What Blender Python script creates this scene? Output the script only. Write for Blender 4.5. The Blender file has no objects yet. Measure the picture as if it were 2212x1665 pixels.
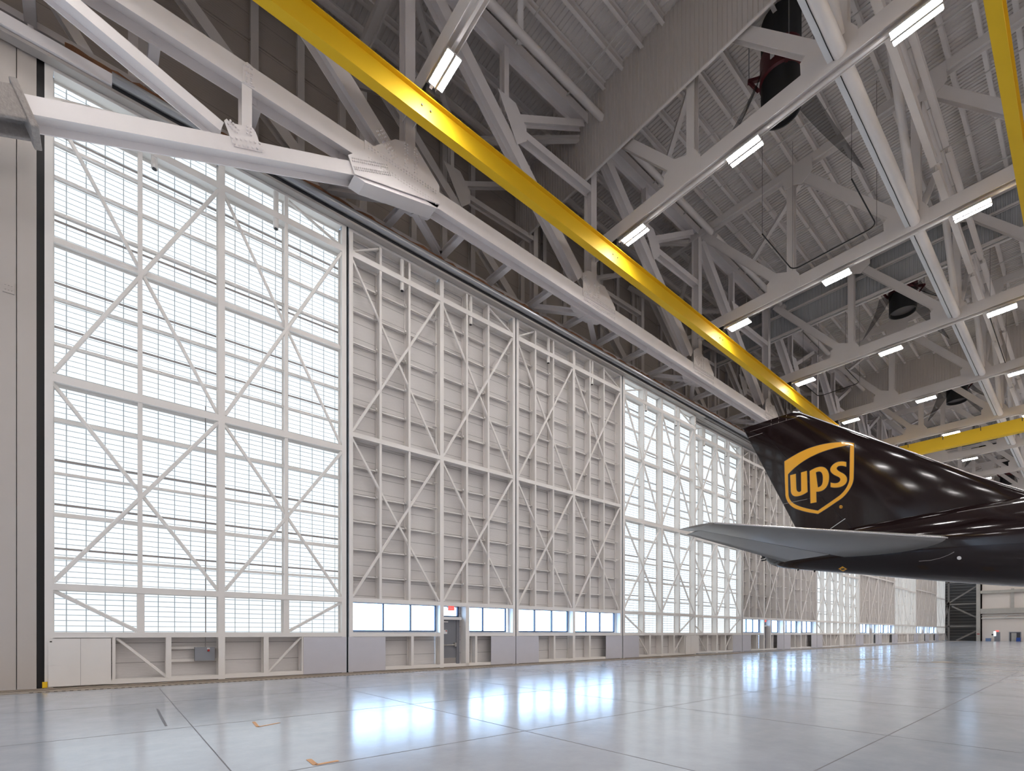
import bpy, bmesh, math, random
from mathutils import Vector, Matrix
random.seed(7)
C = bpy.context.scene.collection
V = Vector
# ------------------------------------------------------------------ camera geometry (17 mm shift lens)
H = 1.5; CX = 1106.0; HY = 1368.0; XV = 2371.0; YV = 242.0
F = math.sqrt((XV - CX) * (CX - YV)); TH = math.atan2(XV - CX, F)
co, si = math.cos(TH), math.sin(TH)
def ray(u, v):
    a = (u - CX) / F; b = (HY - v) / F
    return (co + si * a, si - co * a, b)
def onY(u, v, Y):
    r = ray(u, v); t = Y / r[1]; return V((r[0] * t, Y, r[2] * t + H))
def onX(u, v, X):
    r = ray(u, v); t = X / r[0]; return V((X, r[1] * t, r[2] * t + H))
def onZ(u, v, Z):
    r = ray(u, v); t = (Z - H) / r[2]; return V((r[0] * t, r[1] * t, Z))

# ------------------------------------------------------------------ materials
M = {}
def mat(name, col, rough=0.5, metal=0.0, noise=0.0, nscale=3.0, coat=0.0, bump=0.0, bscale=40.0, spec=0.5):
    m = bpy.data.materials.new(name); m.use_nodes = True
    nt = m.node_tree; b = nt.nodes['Principled BSDF']
    b.inputs['Base Color'].default_value = (*col, 1); b.inputs['Roughness'].default_value = rough
    b.inputs['Metallic'].default_value = metal; b.inputs['Coat Weight'].default_value = coat
    b.inputs['Coat Roughness'].default_value = 0.03
    b.inputs['Specular IOR Level'].default_value = spec
    tc = nt.nodes.new('ShaderNodeTexCoord')
    if noise:
        n = nt.nodes.new('ShaderNodeTexNoise'); n.inputs['Scale'].default_value = nscale; n.inputs['Detail'].default_value = 5
        nt.links.new(tc.outputs['Object'], n.inputs['Vector'])
        mx = nt.nodes.new('ShaderNodeMix'); mx.data_type = 'RGBA'
        mx.inputs['A'].default_value = (*[c * (1 - noise) for c in col], 1)
        mx.inputs['B'].default_value = (*[min(1, c * (1 + noise)) for c in col], 1)
        nt.links.new(n.outputs['Fac'], mx.inputs['Factor']); nt.links.new(mx.outputs['Result'], b.inputs['Base Color'])
    if bump:
        n = nt.nodes.new('ShaderNodeTexNoise'); n.inputs['Scale'].default_value = bscale; n.inputs['Detail'].default_value = 3
        nt.links.new(tc.outputs['Object'], n.inputs['Vector'])
        bp = nt.nodes.new('ShaderNodeBump'); bp.inputs['Strength'].default_value = bump; bp.inputs['Distance'].default_value = 0.02
        nt.links.new(n.outputs['Fac'], bp.inputs['Height']); nt.links.new(bp.outputs['Normal'], b.inputs['Normal'])
    M[name] = m
    return m
mat('steel_paint', (0.87, 0.83, 0.825), 0.5, noise=0.05, nscale=1.5)
mat('roof_steel', (0.74, 0.70, 0.68), 0.55, noise=0.06, nscale=1.2)
mat('door_paint', (0.82, 0.79, 0.76), 0.5, noise=0.03, nscale=2)
mat('liner', (0.70, 0.672, 0.66), 0.55)
mat('kick_plate', (0.58, 0.575, 0.63), 0.45, noise=0.03, nscale=3)
mat('upper_liner', (0.47, 0.42, 0.385), 0.6, noise=0.08, nscale=0.8)  # low light above the doors is put into this darker colour
mat('deck', (0.68, 0.635, 0.61), 0.55, noise=0.05, nscale=0.6)
mat('curtain', (0.62, 0.575, 0.54), 0.6, noise=0.04, nscale=0.7)
mat('curtain_blue', (0.46, 0.475, 0.49), 0.55, noise=0.04, nscale=0.7)
mat('crane_yellow', (0.84, 0.53, 0.010), 0.6, noise=0.06, nscale=0.6)
mat('pier', (0.52, 0.475, 0.44), 0.6, noise=0.03, nscale=1)
mat('header_grey', (0.42, 0.39, 0.365), 0.45, noise=0.12, nscale=0.7)
mat('galv', (0.38, 0.39, 0.41), 0.35, 0.7, noise=0.1, nscale=2)
mat('rust_wool', (0.17, 0.075, 0.035), 0.95, noise=0.4, nscale=9, bump=0.8, bscale=25)
mat('black_rubber', (0.006, 0.006, 0.007), 0.6)
mat('black_metal', (0.018, 0.018, 0.02), 0.45)
mat('fireproof', (0.36, 0.33, 0.31), 0.95, noise=0.25, nscale=14, bump=1.0, bscale=22)
mat('brown_paint', (0.0125, 0.0065, 0.0068), 0.09, noise=0.12, nscale=0.7, coat=0.12, spec=0.42)
mat('belly_paint', (0.012, 0.011, 0.012), 0.3, noise=0.1, nscale=0.7, coat=0.35)
mat('logo_gold', (0.84, 0.40, 0.02), 0.35, coat=0.4)
mat('logo_line', (0.012, 0.015, 0.035), 0.35, coat=0.4)
mat('wing_grey', (0.27, 0.265, 0.26), 0.33, 0.3, noise=0.08, nscale=0.8)
mat('wing_light', (0.36, 0.36, 0.36), 0.34, 0.3, noise=0.05, nscale=0.8)
mat('bright_metal', (0.85, 0.83, 0.83), 0.25, 1.0)
mat('seam', (0.35, 0.32, 0.31), 0.5)
mat('window_frame', (0.028, 0.045, 0.09), 0.4)
mat('door_grey', (0.21, 0.215, 0.24), 0.45)
mat('stainless', (0.45, 0.42, 0.40), 0.35, 0.8)
mat('white_plastic', (0.75, 0.75, 0.75), 0.4)
mat('red_paint', (0.10, 0.010, 0.016), 0.45)
mat('fan_black', (0.022, 0.022, 0.024), 0.6)
mat('fan_inside', (0.09, 0.08, 0.08), 0.7)
mat('box_grey', (0.27, 0.28, 0.31), 0.4)
mat('knob_red', (0.35, 0.01, 0.01), 0.35)
mat('tape_tan', (0.62, 0.33, 0.15), 0.6)
mat('line_tan', (0.46, 0.37, 0.27), 0.5)
mat('track_concrete', (0.36, 0.29, 0.225), 0.6, noise=0.25, nscale=3)
mat('drain_dark', (0.05, 0.035, 0.025), 0.7)
mat('joint_dark', (0.16, 0.155, 0.165), 0.7)
mat('end_white', (0.72, 0.655, 0.60), 0.6, noise=0.03, nscale=0.4)
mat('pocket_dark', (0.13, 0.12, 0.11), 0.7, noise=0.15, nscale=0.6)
mat('pocket_steel', (0.27, 0.245, 0.22), 0.6)
mat('grey_band', (0.42, 0.40, 0.365), 0.6, noise=0.15, nscale=1.5)
mat('blue_plastic', (0.02, 0.07, 0.32), 0.4)
mat('blue_pale', (0.16, 0.24, 0.42), 0.5)
mat('apron', (0.6, 0.6, 0.6), 0.8, noise=0.05, nscale=0.5)
mat('pipe_white', (0.62, 0.60, 0.57), 0.45)
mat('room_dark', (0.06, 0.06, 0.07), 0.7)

def emis(name, col, s):
    m = bpy.data.materials.new(name); m.use_nodes = True; nt = m.node_tree
    b = nt.nodes['Principled BSDF']; b.inputs['Base Color'].default_value = (*col, 1)
    b.inputs['Emission Color'].default_value = (*col, 1); b.inputs['Emission Strength'].default_value = s
    M[name] = m
emis('tube_light', (1.0, 0.965, 0.95), 112.0)
emis('exit_red', (1.0, 0.10, 0.08), 1.1)

# translucent glazing, its emission standing in for the daylight outside, with its own fine muntin grid
def glazing():
    m = bpy.data.materials.new('translucent_glazing'); m.use_nodes = True; nt = m.node_tree; L = nt.links
    b = nt.nodes['Principled BSDF']
    tc = nt.nodes.new('ShaderNodeTexCoord'); sp = nt.nodes.new('ShaderNodeSeparateXYZ'); L.new(tc.outputs['Object'], sp.inputs[0])
    def mth(op, a, bb=None):
        n = nt.nodes.new('ShaderNodeMath'); n.operation = op
        for i, q in enumerate((a, bb)):
            if q is None: continue
            if isinstance(q, (int, float)): n.inputs[i].default_value = q
            else: L.new(q, n.inputs[i])
        return n.outputs[0]
    def line(coord, period, w, off=0.0):
        f = mth('FRACT', mth('DIVIDE', mth('ADD', coord, off), period))
        return mth('LESS_THAN', f, w / period)
    hz = line(sp.outputs['Z'], 0.155, 0.021)
    vx = line(sp.outputs['X'], 0.424, 0.025, 0.02)
    g = mth('MAXIMUM', hz, vx)
    n = nt.nodes.new('ShaderNodeTexNoise'); n.inputs['Scale'].default_value = 0.6; L.new(tc.outputs['Object'], n.inputs['Vector'])
    mx = nt.nodes.new('ShaderNodeMix'); mx.data_type = 'RGBA'
    mx.inputs['A'].default_value = (0.78, 0.90, 0.985, 1); mx.inputs['B'].default_value = (0.84, 0.94, 1.0, 1)
    L.new(n.outputs['Fac'], mx.inputs['Factor'])
    L.new(mx.outputs['Result'], b.inputs['Emission Color'])
    em = mth('ADD', mth('MULTIPLY', g, -0.95), 1.15)
    L.new(em, b.inputs['Emission Strength'])
    b.inputs['Base Color'].default_value = (0.3, 0.31, 0.32, 1); b.inputs['Roughness'].default_value = 0.35
    M['glazing'] = m
glazing()
# clear window glass
def glass():
    m = bpy.data.materials.new('window_glass'); m.use_nodes = True; nt = m.node_tree
    nt.nodes.remove(nt.nodes['Principled BSDF']); o = nt.nodes['Material Output']
    t = nt.nodes.new('ShaderNodeBsdfTransparent'); t.inputs[0].default_value = (0.93, 0.97, 1.0, 1)
    g = nt.nodes.new('ShaderNodeBsdfGlossy'); g.inputs['Roughness'].default_value = 0.02
    x = nt.nodes.new('ShaderNodeMixShader'); x.inputs[0].default_value = 0.06
    nt.links.new(t.outputs[0], x.inputs[1]); nt.links.new(g.outputs[0], x.inputs[2]); nt.links.new(x.outputs[0], o.inputs[0])
    M['glass'] = m
    m = bpy.data.materials.new('dark_netting'); m.use_nodes = True; nt = m.node_tree
    nt.nodes.remove(nt.nodes['Principled BSDF']); o = nt.nodes['Material Output']
    t = nt.nodes.new('ShaderNodeBsdfTransparent'); g = nt.nodes.new('ShaderNodeBsdfDiffuse'); g.inputs[0].default_value = (0.03, 0.03, 0.033, 1)
    x = nt.nodes.new('ShaderNodeMixShader'); x.inputs[0].default_value = 0.6
    nt.links.new(t.outputs[0], x.inputs[1]); nt.links.new(g.outputs[0], x.inputs[2]); nt.links.new(x.outputs[0], o.inputs[0])
    M['net'] = m
glass()
# ribbed liner: fine horizontal ribs and panel seams
def liner_ribs(m, seam=0.6, rib=0.05, axis='Z', strength=0.35):
    nt = m.node_tree; L = nt.links; b = nt.nodes['Principled BSDF']
    tc = nt.nodes.new('ShaderNodeTexCoord'); sp = nt.nodes.new('ShaderNodeSeparateXYZ'); L.new(tc.outputs['Object'], sp.inputs[0])
    def mth(op, a, bb=None):
        n = nt.nodes.new('ShaderNodeMath'); n.operation = op
        for i, q in enumerate((a, bb)):
            if q is None: continue
            if isinstance(q, (int, float)): n.inputs[i].default_value = q
            else: L.new(q, n.inputs[i])
        return n.outputs[0]
    c = sp.outputs[axis]
    s1 = mth('LESS_THAN', mth('FRACT', mth('DIVIDE', c, seam)), 0.02 / seam)
    col = b.inputs['Base Color'].default_value[:]
    mx = nt.nodes.new('ShaderNodeMix'); mx.data_type = 'RGBA'
    mx.inputs['A'].default_value = col; mx.inputs['B'].default_value = tuple(q * 0.5 for q in col[:3]) + (1,)
    src = b.inputs['Base Color'].links
    if src: L.new(src[0].from_socket, mx.inputs['A'])
    L.new(s1, mx.inputs['Factor']); L.new(mx.outputs['Result'], b.inputs['Base Color'])
    w = mth('SINE', mth('MULTIPLY', c, 2 * math.pi / rib))
    bp = nt.nodes.new('ShaderNodeBump'); bp.inputs['Strength'].default_value = strength; bp.inputs['Distance'].default_value = 0.004
    L.new(w, bp.inputs['Height']); L.new(bp.outputs['Normal'], b.inputs['Normal'])
liner_ribs(M['liner'])
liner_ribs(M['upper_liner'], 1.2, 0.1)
# polished concrete
def floor_mat():
    m = bpy.data.materials.new('polished_concrete'); m.use_nodes = True; nt = m.node_tree; L = nt.links
    b = nt.nodes['Principled BSDF']; tc = nt.nodes.new('ShaderNodeTexCoord')
    n1 = nt.nodes.new('ShaderNodeTexNoise'); n1.inputs['Scale'].default_value = 0.35; n1.inputs['Detail'].default_value = 8; n1.inputs['Roughness'].default_value = 0.65
    n2 = nt.nodes.new('ShaderNodeTexNoise'); n2.inputs['Scale'].default_value = 2.2; n2.inputs['Detail'].default_value = 8; n2.inputs['Roughness'].default_value = 0.7
    for n in (n1, n2): L.new(tc.outputs['Object'], n.inputs['Vector'])
    cr = nt.nodes.new('ShaderNodeValToRGB'); cr.color_ramp.elements[0].position = 0.3; cr.color_ramp.elements[1].position = 0.7
    cr.color_ramp.elements[0].color = (0.345, 0.365, 0.405, 1); cr.color_ramp.elements[1].color = (0.47, 0.487, 0.525, 1)
    mx = nt.nodes.new('ShaderNodeMix'); mx.data_type = 'FLOAT'; mx.inputs['Factor'].default_value = 0.5
    L.new(n1.outputs['Fac'], mx.inputs[2]); L.new(n2.outputs['Fac'], mx.inputs[3]); L.new(mx.outputs[0], cr.inputs[0])
    L.new(cr.outputs[0], b.inputs['Base Color'])
    mr = nt.nodes.new('ShaderNodeMapRange'); mr.inputs['To Min'].default_value = 0.10; mr.inputs['To Max'].default_value = 0.24
    L.new(n1.outputs['Fac'], mr.inputs[0]); L.new(mr.outputs[0], b.inputs['Roughness'])
    bp = nt.nodes.new('ShaderNodeBump'); bp.inputs['Strength'].default_value = 0.06; bp.inputs['Distance'].default_value = 0.02
    L.new(n2.outputs['Fac'], bp.inputs['Height']); L.new(bp.outputs['Normal'], b.inputs['Normal'])
    b.inputs['Specular IOR Level'].default_value = 0.6
    M['floor'] = m
floor_mat()

# ------------------------------------------------------------------ mesh helpers
class MB:
    def __init__(s): s.v = []; s.f = []
    def add(s, vs, fs):
        o = len(s.v); s.v += [tuple(q) for q in vs]; s.f += [tuple(i + o for i in f) for f in fs]
    def box(s, x0, x1, y0, y1, z0, z1):
        vs = [(x, y, z) for x in (x0, x1) for y in (y0, y1) for z in (z0, z1)]
        s.add(vs, [(0, 1, 3, 2), (4, 6, 7, 5), (0, 4, 5, 1), (2, 3, 7, 6), (0, 2, 6, 4), (1, 5, 7, 3)]); return s
    def prism(s, p0, p1, prof, ax):
        p0, p1 = V(p0), V(p1); d = (p1 - p0).normalized(); ax = V(ax); a = (ax - d * ax.dot(d)).normalized(); b = d.cross(a)
        n = len(prof)
        vs = [p0 + a * q[0] + b * q[1] for q in prof] + [p1 + a * q[0] + b * q[1] for q in prof]
        fs = [(i, (i + 1) % n, n + (i + 1) % n, n + i) for i in range(n)]
        fs += [tuple(range(n - 1, -1, -1)), tuple(range(n, 2 * n))]
        s.add(vs, fs); return s
    def bar(s, p0, p1, w, t, ax=(0, 0, 1)):
        return s.prism(p0, p1, [(-w/2, -t/2), (w/2, -t/2), (w/2, t/2), (-w/2, t/2)], ax)
    def ibeam(s, p0, p1, D, W, webdir, tf=0.03, tw=0.02):
        # webdir: direction across the two flanges; D flange to flange, W flange width
        h, w = D / 2, W / 2; t = tw / 2
        pr = [(-h, -w), (-h + tf, -w), (-h + tf, -t), (h - tf, -t), (h - tf, -w), (h, -w), (h, w), (h - tf, w), (h - tf, t), (-h + tf, t), (-h + tf, w), (-h, w)]
        return s.prism(p0, p1, pr, webdir)
    def tube(s, p0, p1, r, n=12, r1=None):
        p0, p1 = V(p0), V(p1); d = (p1 - p0).normalized(); r1 = r if r1 is None else r1
        a = d.orthogonal().normalized(); b = d.cross(a)
        vs = [p0 + (a * math.cos(2*math.pi*i/n) + b * math.sin(2*math.pi*i/n)) * r for i in range(n)]
        vs += [p1 + (a * math.cos(2*math.pi*i/n) + b * math.sin(2*math.pi*i/n)) * r1 for i in range(n)]
        fs = [(i, (i + 1) % n, n + (i + 1) % n, n + i) for i in range(n)] + [tuple(range(n - 1, -1, -1)), tuple(range(n, 2 * n))]
        s.add(vs, fs); return s
    def path(s, pts, r, n=8):
        for a, b in zip(pts[:-1], pts[1:]): s.tube(a, b, r, n)
        return s
    def plate(s, pts, off):
        # convex or simple polygon extruded by vector off
        n = len(pts); off = V(off)
        vs = [V(p) for p in pts] + [V(p) + off for p in pts]
        s.add(vs, [tuple(range(n - 1, -1, -1)), tuple(range(n, 2 * n))] + [(i, (i + 1) % n, n + (i + 1) % n, n + i) for i in range(n)]); return s
    def build(s, name, m, parent=None, loc=None, smooth=False):
        me = bpy.data.meshes.new(name); me.from_pydata(s.v, [], s.f)
        bm = bmesh.new(); bm.from_mesh(me); bmesh.ops.recalc_face_normals(bm, faces=bm.faces); bm.to_mesh(me); bm.free()
        if smooth:
            for p in me.polygons: p.use_smooth = True
            me.set_sharp_from_angle(angle=math.radians(38))
        me.materials.append(M[m] if isinstance(m, str) else m)
        o = bpy.data.objects.new(name, me); C.objects.link(o)
        if parent: o.parent = parent
        if loc: o.location = loc
        return o
def empty(name, loc=(0, 0, 0)):
    o = bpy.data.objects.new(name, None); C.objects.link(o); o.location = loc; o.empty_display_size = 0.2; return o
def tag(o, label=None, cat=None, group=None, kind=None):
    if label: o['label'] = label
    if cat: o['category'] = cat
    if group: o['group'] = group
    if kind: o['kind'] = kind
    return o
KIDS = {}
def children(o): return [c for c in bpy.data.objects if c.parent == o]
def copy_tree(o, kids=None, parent=None):
    if kids is None:
        kids = {}
        for q in bpy.data.objects:
            if q.parent: kids.setdefault(q.parent.name, []).append(q)
    c = o.copy(); C.objects.link(c)
    if parent: c.parent = parent
    for ch in kids.get(o.name, []): copy_tree(ch, kids, c)
    return c
ORD = ['first', 'second', 'third', 'fourth', 'fifth', 'sixth', 'seventh', 'eighth', 'ninth', 'tenth', 'eleventh', 'twelfth', 'thirteenth', 'fourteenth', 'fifteenth', 'sixteenth', 'seventeenth', 'eighteenth', 'nineteenth', 'twentieth']
for t in ('twenty', 'thirty', 'forty'):
    ORD += [t + '-' + w for w in ORD[:9]] + [{'twenty': 'thirtieth', 'thirty': 'fortieth', 'forty': 'fiftieth'}[t]]

XE = 134.0; YS = -50.0; XW = -10.0; ZD = 28.9; YU = 22.8
# ------------------------------------------------------------------ setting
tag(MB().box(XW, 141, YS, 20.9, -0.3, 0).build('floor', 'floor'), 'polished pale grey concrete hangar floor with saw-cut joints', kind='structure')
tag(MB().box(-60, 300, 20.9, 200, -0.4, -0.1).build('ground', 'apron'), 'pale concrete apron outside the hangar doors', kind='structure')
def corrug(u0, u1, period, depth):
    pts = []; x = u0
    while x < u1:
        for f, z in ((0, 0), (0.42, 0), (0.5, depth), (0.92, depth)):
            pts.append((x + f * period, z))
        x += period
    return pts
mb = MB(); pr = corrug(XW, 141, 0.22, 0.045)
vs = [(x, YS, ZD + z) for x, z in pr] + [(x, YU + 0.2, ZD + z) for x, z in pr]; n = len(pr)
mb.add(vs, [(i, i + 1, n + i + 1, n + i) for i in range(n - 1)])
mb.box(XW, 141, YS, YU + 0.2, ZD + 0.12, ZD + 0.2)
tag(mb.build('ceiling', 'deck'), 'ribbed pale metal roof deck above the trusses', kind='structure')
# walls
w = MB().box(XW, 141, YU, YU + 0.2, 17.5, ZD).build('wall_upper_north', 'upper_liner'); tag(w, 'liner wall above the hangar doors, low light put into its dark colour', kind='structure')
x = 0.9; i = 0
while x < 120:
    MB().ibeam((x, YU - 0.13, 17.9), (x, YU - 0.13, ZD - 0.02), 0.24, 0.3, (0, 1, 0)).build('wall_column', 'roof_steel', w)
    x += 1.86 if i % 3 else 3.72; i += 1
for z in (19.6, 21.9, 24.2, 26.5):
    MB().box(0, 125, YU - 0.05, YU + 0.01, z, z + 0.09).build('wall_girt', 'upper_liner', w)
tag(MB().box(XW, 141, 19.25, YU, 17.55, 17.6).build('wall_soffit', 'header_grey'), 'soffit above the door tracks', kind='structure')
tag(MB().box(XW - 0.3, XW, YS, YU, 0, ZD).build('wall_left', 'end_white'), 'west wall of the hangar', kind='structure')
tag(MB().box(XW, 141, YS - 0.3, YS, 0, ZD).build('wall_south', 'end_white'), 'south wall of the hangar', kind='structure')

tag(MB().box(XW, 141, 20.66, 20.76, 16.9, 17.6).build('trim_2', 'header_grey'), 'added unseen fascia blocking sky light above the door tracks', kind='structure')  # added closure, keeps sky light from leaking in over the panels
tag(MB().box(132.9, 134.0, 20.66, 21.5, 0, 17.6).build('wall_light_block', 'pocket_dark'), 'short wall added beside the last door panel to block outside light', kind='structure')  # added to stop daylight leaking in behind the last panel
for j in range(3):
    xj = -1.42 + 8.4 * 4 * (j + 1)
    tag(MB().box(xj - 0.06, xj - 0.031, 18.7 + 0.6 * j, 18.96 + 0.6 * j, 0.0, 17.1).build('trim_%d' % (j + 3), 'black_rubber'), 'black strip added to block the light slit between overlapping door groups', kind='structure')  # added closures for the light slits where door groups step back
# left pier beside the door opening
pier = MB().box(-5.4, -1.97, 18.35, 19.0, 0, 17.15).box(-1.95, -1.58, 18.33, 19.0, 0, 17.12).build('wall_pier', 'pier')
tag(pier, 'beige flat-panelled pier at the left end of the doors', kind='structure')
mb = MB()
P0 = onY(8, 607, 18.35)
mb.box(P0.x - 0.02, P0.x + 0.2, 18.325, 18.349, P0.z - 0.28, P0.z)
for a in range(3):
    for b in range(2): mb.tube((P0.x + 0.03 + a * 0.06, 18.35, P0.z - 0.08 - b * 0.12), (P0.x + 0.03 + a * 0.06, 18.31, P0.z - 0.08 - b * 0.12), 0.016, 8)
mb.build('splice_plate', 'pier', pier)
tag(MB().box(-1.58, -1.45, 18.36, 18.9, 0.0, 17.13).build('door_seal', 'black_rubber'), 'black rubber edge seal between the pier and the first door panel', 'seal')

# ------------------------------------------------------------------ door header, guide pipe and fireproofing wool
hd = empty('door_header', (0, 18.0, 17.15)); tag(hd, 'long grey steel header running above the hangar doors', kind='structure')
def hp(name, m, mb): return mb.build(name, m, hd, loc=(0, -18.0, -17.15))
hp('header_beam', 'header_grey', MB().box(XW, 136, 18.08, 19.25, 17.25, 17.6))
hp('lower_flange', 'header_grey', MB().box(XW, 33, 18.02, 18.28, 17.06, 17.16).box(XW, 136, 18.3, 19.25, 17.18, 17.26))
hp('west_cladding', 'steel_paint', MB().box(XW, 0.0, 17.95, 18.08, 17.18, 17.50))
hp('guide_pipe', 'galv', MB().tube((0.0, 17.93, 17.36), (44.5, 17.93, 17.36), 0.14, 20))
hp('guide_slot', 'black_metal', MB().box(0.0, 60, 18.0, 18.07, 17.15, 17.23))
for j, (xa, y) in enumerate(((32.2, 18.62), (65.8, 19.22), (99.4, 19.82))):
    hp('rear_guide_beam', 'header_grey', MB().box(xa, 134, y, y + 0.12, 17.16, 17.5).box(xa, 134, y + 0.2, y + 0.3, 17.2, 17.45))
mb = MB(); pts = []
x = -1.0; prev = None
mbw = MB(); row = []
while x < 60:
    top = 17.70 + random.random() * 0.10; row.append((x, top)); x += 0.12 + 0.25 * random.random()
n = len(row)
vs = [(a, 17.99 + 0.03 * random.random(), 17.5) for a, t in row] + [(a, 18.04 + 0.05 * random.random(), t) for a, t in row] + [(a, 18.4, 17.61) for a, t in row]
mbw.add(vs, [(i, i + 1, n + i + 1, n + i) for i in range(n - 1)] + [(n + i, n + i + 1, 2 * n + i + 1, 2 * n + i) for i in range(n - 1)])
tag(mbw.build('mineral_wool_strip', 'rust_wool'), 'ragged rust-brown insulation strip lying along the top of the door header', 'insulation')

# ------------------------------------------------------------------ hangar door panels
W = 8.4; YD = 18.3; SK = 0.45
def panel_common(root, mirror, S):
    def mx(a, b): return (W - b, W - a) if mirror else (a, b)
    def stile(a, b, z0, z1, d=SK - 0.02, y0=0.0, name='stile'):
        a, b = mx(a, b); c = (a + b) / 2
        MB().ibeam((c, y0 + d/2, z0), (c, y0 + d/2, z1), d, b - a, (0, 1, 0), 0.02, 0.016).build(name, 'door_paint', root)
    def rail(z0, z1, a=0.17, b=8.16, y0=0.0, d=SK - 0.04, name='rail'):
        a, b = mx(a, b); c = (z0 + z1) / 2
        MB().ibeam((a, y0 + d/2, c), (b, y0 + d/2, c), d, z1 - z0, (0, 1, 0), 0.02, 0.016).build(name, 'door_paint', root)
    def brace(x0, z0, x1, z1, w=0.115, y=0.12, name='cross_brace'):
        if mirror: x0, x1 = W - x0, W - x1
        m = MB().bar((x0, y, z0), (x1, y, z1), w, 0.05, (0, 1, 0)) if False else MB().prism((x0, y, z0), (x1, y, z1), [(-w/2, 0), (-w/2 * 0.6, -0.045), (w/2 * 0.6, -0.045), (w/2, 0), (w/2 * 0.6, 0.045), (-w/2 * 0.6, 0.045)], V((x1 - x0, 0, z1 - z0)).cross(V((0, 1, 0))))
        m.build(name, 'door_paint', root, smooth=False)
    return mx, stile, rail, brace
def make_T(mirror, access=True):
    r = empty('door_1')
    mx, stile, rail, brace = panel_common(r, mirror, False)
    stile(0.0, 0.17, 0.0, 17.13); stile(4.1, 4.29, 0.0, 17.13); stile(8.16, 8.33, 0.0, 17.13)
    for z0, z1 in ((2.88, 8.44), (8.66, 16.04), (16.26, 17.0)):
        for a in (2.02, 6.13): stile(a, a + 0.11, z0, z1, 0.4, 0.02, 'intermediate_stile')
    for a in (2.0, 6.1): stile(a, a + 0.18, 1.54, 2.70, 0.4, 0.02, 'intermediate_stile')
    for (a, b) in ((0.17, 4.1), (4.29, 8.16)):
        rail(16.98, 17.13, a, b); rail(16.04, 16.26, a, b); rail(8.44, 8.66, a, b); rail(2.70, 2.88, a, b); rail(1.38, 1.54, a, b); rail(0.02, 0.15, a, b)
        rail(12.36, 12.52, a, b, 0.14, 0.25)
        brace(a, 16.0, b, 8.7); brace(a, 8.7, b, 16.0, y=0.06)
        brace(a, 8.4, b, 2.92); brace(a, 2.92, b, 8.4, y=0.06)
        for z, h in ((15.25, .075), (14.3, .075), (13.3, .075), (10.9, .07), (9.63, .07), (7.5, .10), (6.0, .07), (4.84, .11), (3.63, .07)):
            rail(z - h/2, z + h/2, a, b, 0.29, 0.12, 'girt')
    brace(0.17, 2.68, 2.0, 1.58); brace(8.16, 2.68, 6.28, 1.58)
    brace(0.17, 16.3, 2.0, 16.95, 0.09); brace(8.16, 16.3, 6.28, 16.95, 0.09)
    # kick zone
    for a, b in ((1.42, 1.50), (2.7, 2.84), (5.45, 5.61), (6.7, 6.78)): stile(a, b, 0.15, 1.38, 0.4, 0.01, 'kick_stile')
    brace(1.52, 1.36, 2.7, 0.17, 0.09); brace(5.62, 0.17, 6.7, 1.36, 0.09)
    for a in (2.42, 5.86):
        a0, a1 = mx(a, a); x = a0
        cy = MB().tube((x, -0.02 + 0.12, 15.72), (x, 0.10, 17.0), 0.085, 14).build('counterweight_tube', 'door_paint', r, smooth=True)
        MB().tube((x, 0.10, 15.705), (x, 0.10, 15.722), 0.06, 14).build('tube_end', 'black_metal', cy)
    MB().box(0.02, 8.3, SK, SK + 0.03, 1.50, 17.1).build('translucent_glazing', 'glazing', r)
    dk = MB()
    for z in (15.6, 14.4, 13.15, 11.4, 10.15, 8.8, 7.55, 6.4, 5.15, 3.9): dk.box(0.1, 8.25, SK - 0.03, SK - 0.004, z - 0.028, z + 0.028)  # dark bars painting the silhouettes of girts outside the glazing
    dk.build('girt_silhouette', 'seam', r)
    MB().box(0.02, 8.3, SK, SK + 0.03, 0.02, 1.50).build('kick_liner', 'liner', r)
    a, b = mx(6.76, 8.33); pl = MB().box(a, b, -0.015, 0.0, 0.02, 1.37)
    for q in range(9):
        for zz in (0.06, 1.33): pl.tube((a + 0.05 + q * (b - a - 0.1) / 8, -0.015, zz), (a + 0.05 + q * (b - a - 0.1) / 8, -0.02, zz), 0.01, 6)
    pl.build('kick_plate', 'kick_plate', r)
    a, b = mx(0.08, 1.40)
    ap = MB().box(a, b, -0.05, -0.002, 0.04, 1.36).build('access_panel', 'door_paint', r)
    MB().box((a+b)/2 - 0.004, (a+b)/2 + 0.004, -0.0515, -0.05, 0.04, 1.36).build('panel_seam', 'seam', ap)
    MB().box(a + 0.08, a + 0.33, -0.056, -0.05, 0.62, 0.86).build('hatch', 'door_paint', ap)
    MB().box(a + 0.03, a + 0.07, -0.058, -0.05, 1.26, 1.29).build('latch', 'black_metal', ap)
    MB().box(-0.03, 0.0, 0.02, SK, 0, 17.1).build('edge_seal', 'black_rubber', r)
    MB().box(0.0, 8.34, 0.1, SK, -0.0, 0.02).build('bottom_seal', 'black_rubber', r)
    return r
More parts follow.
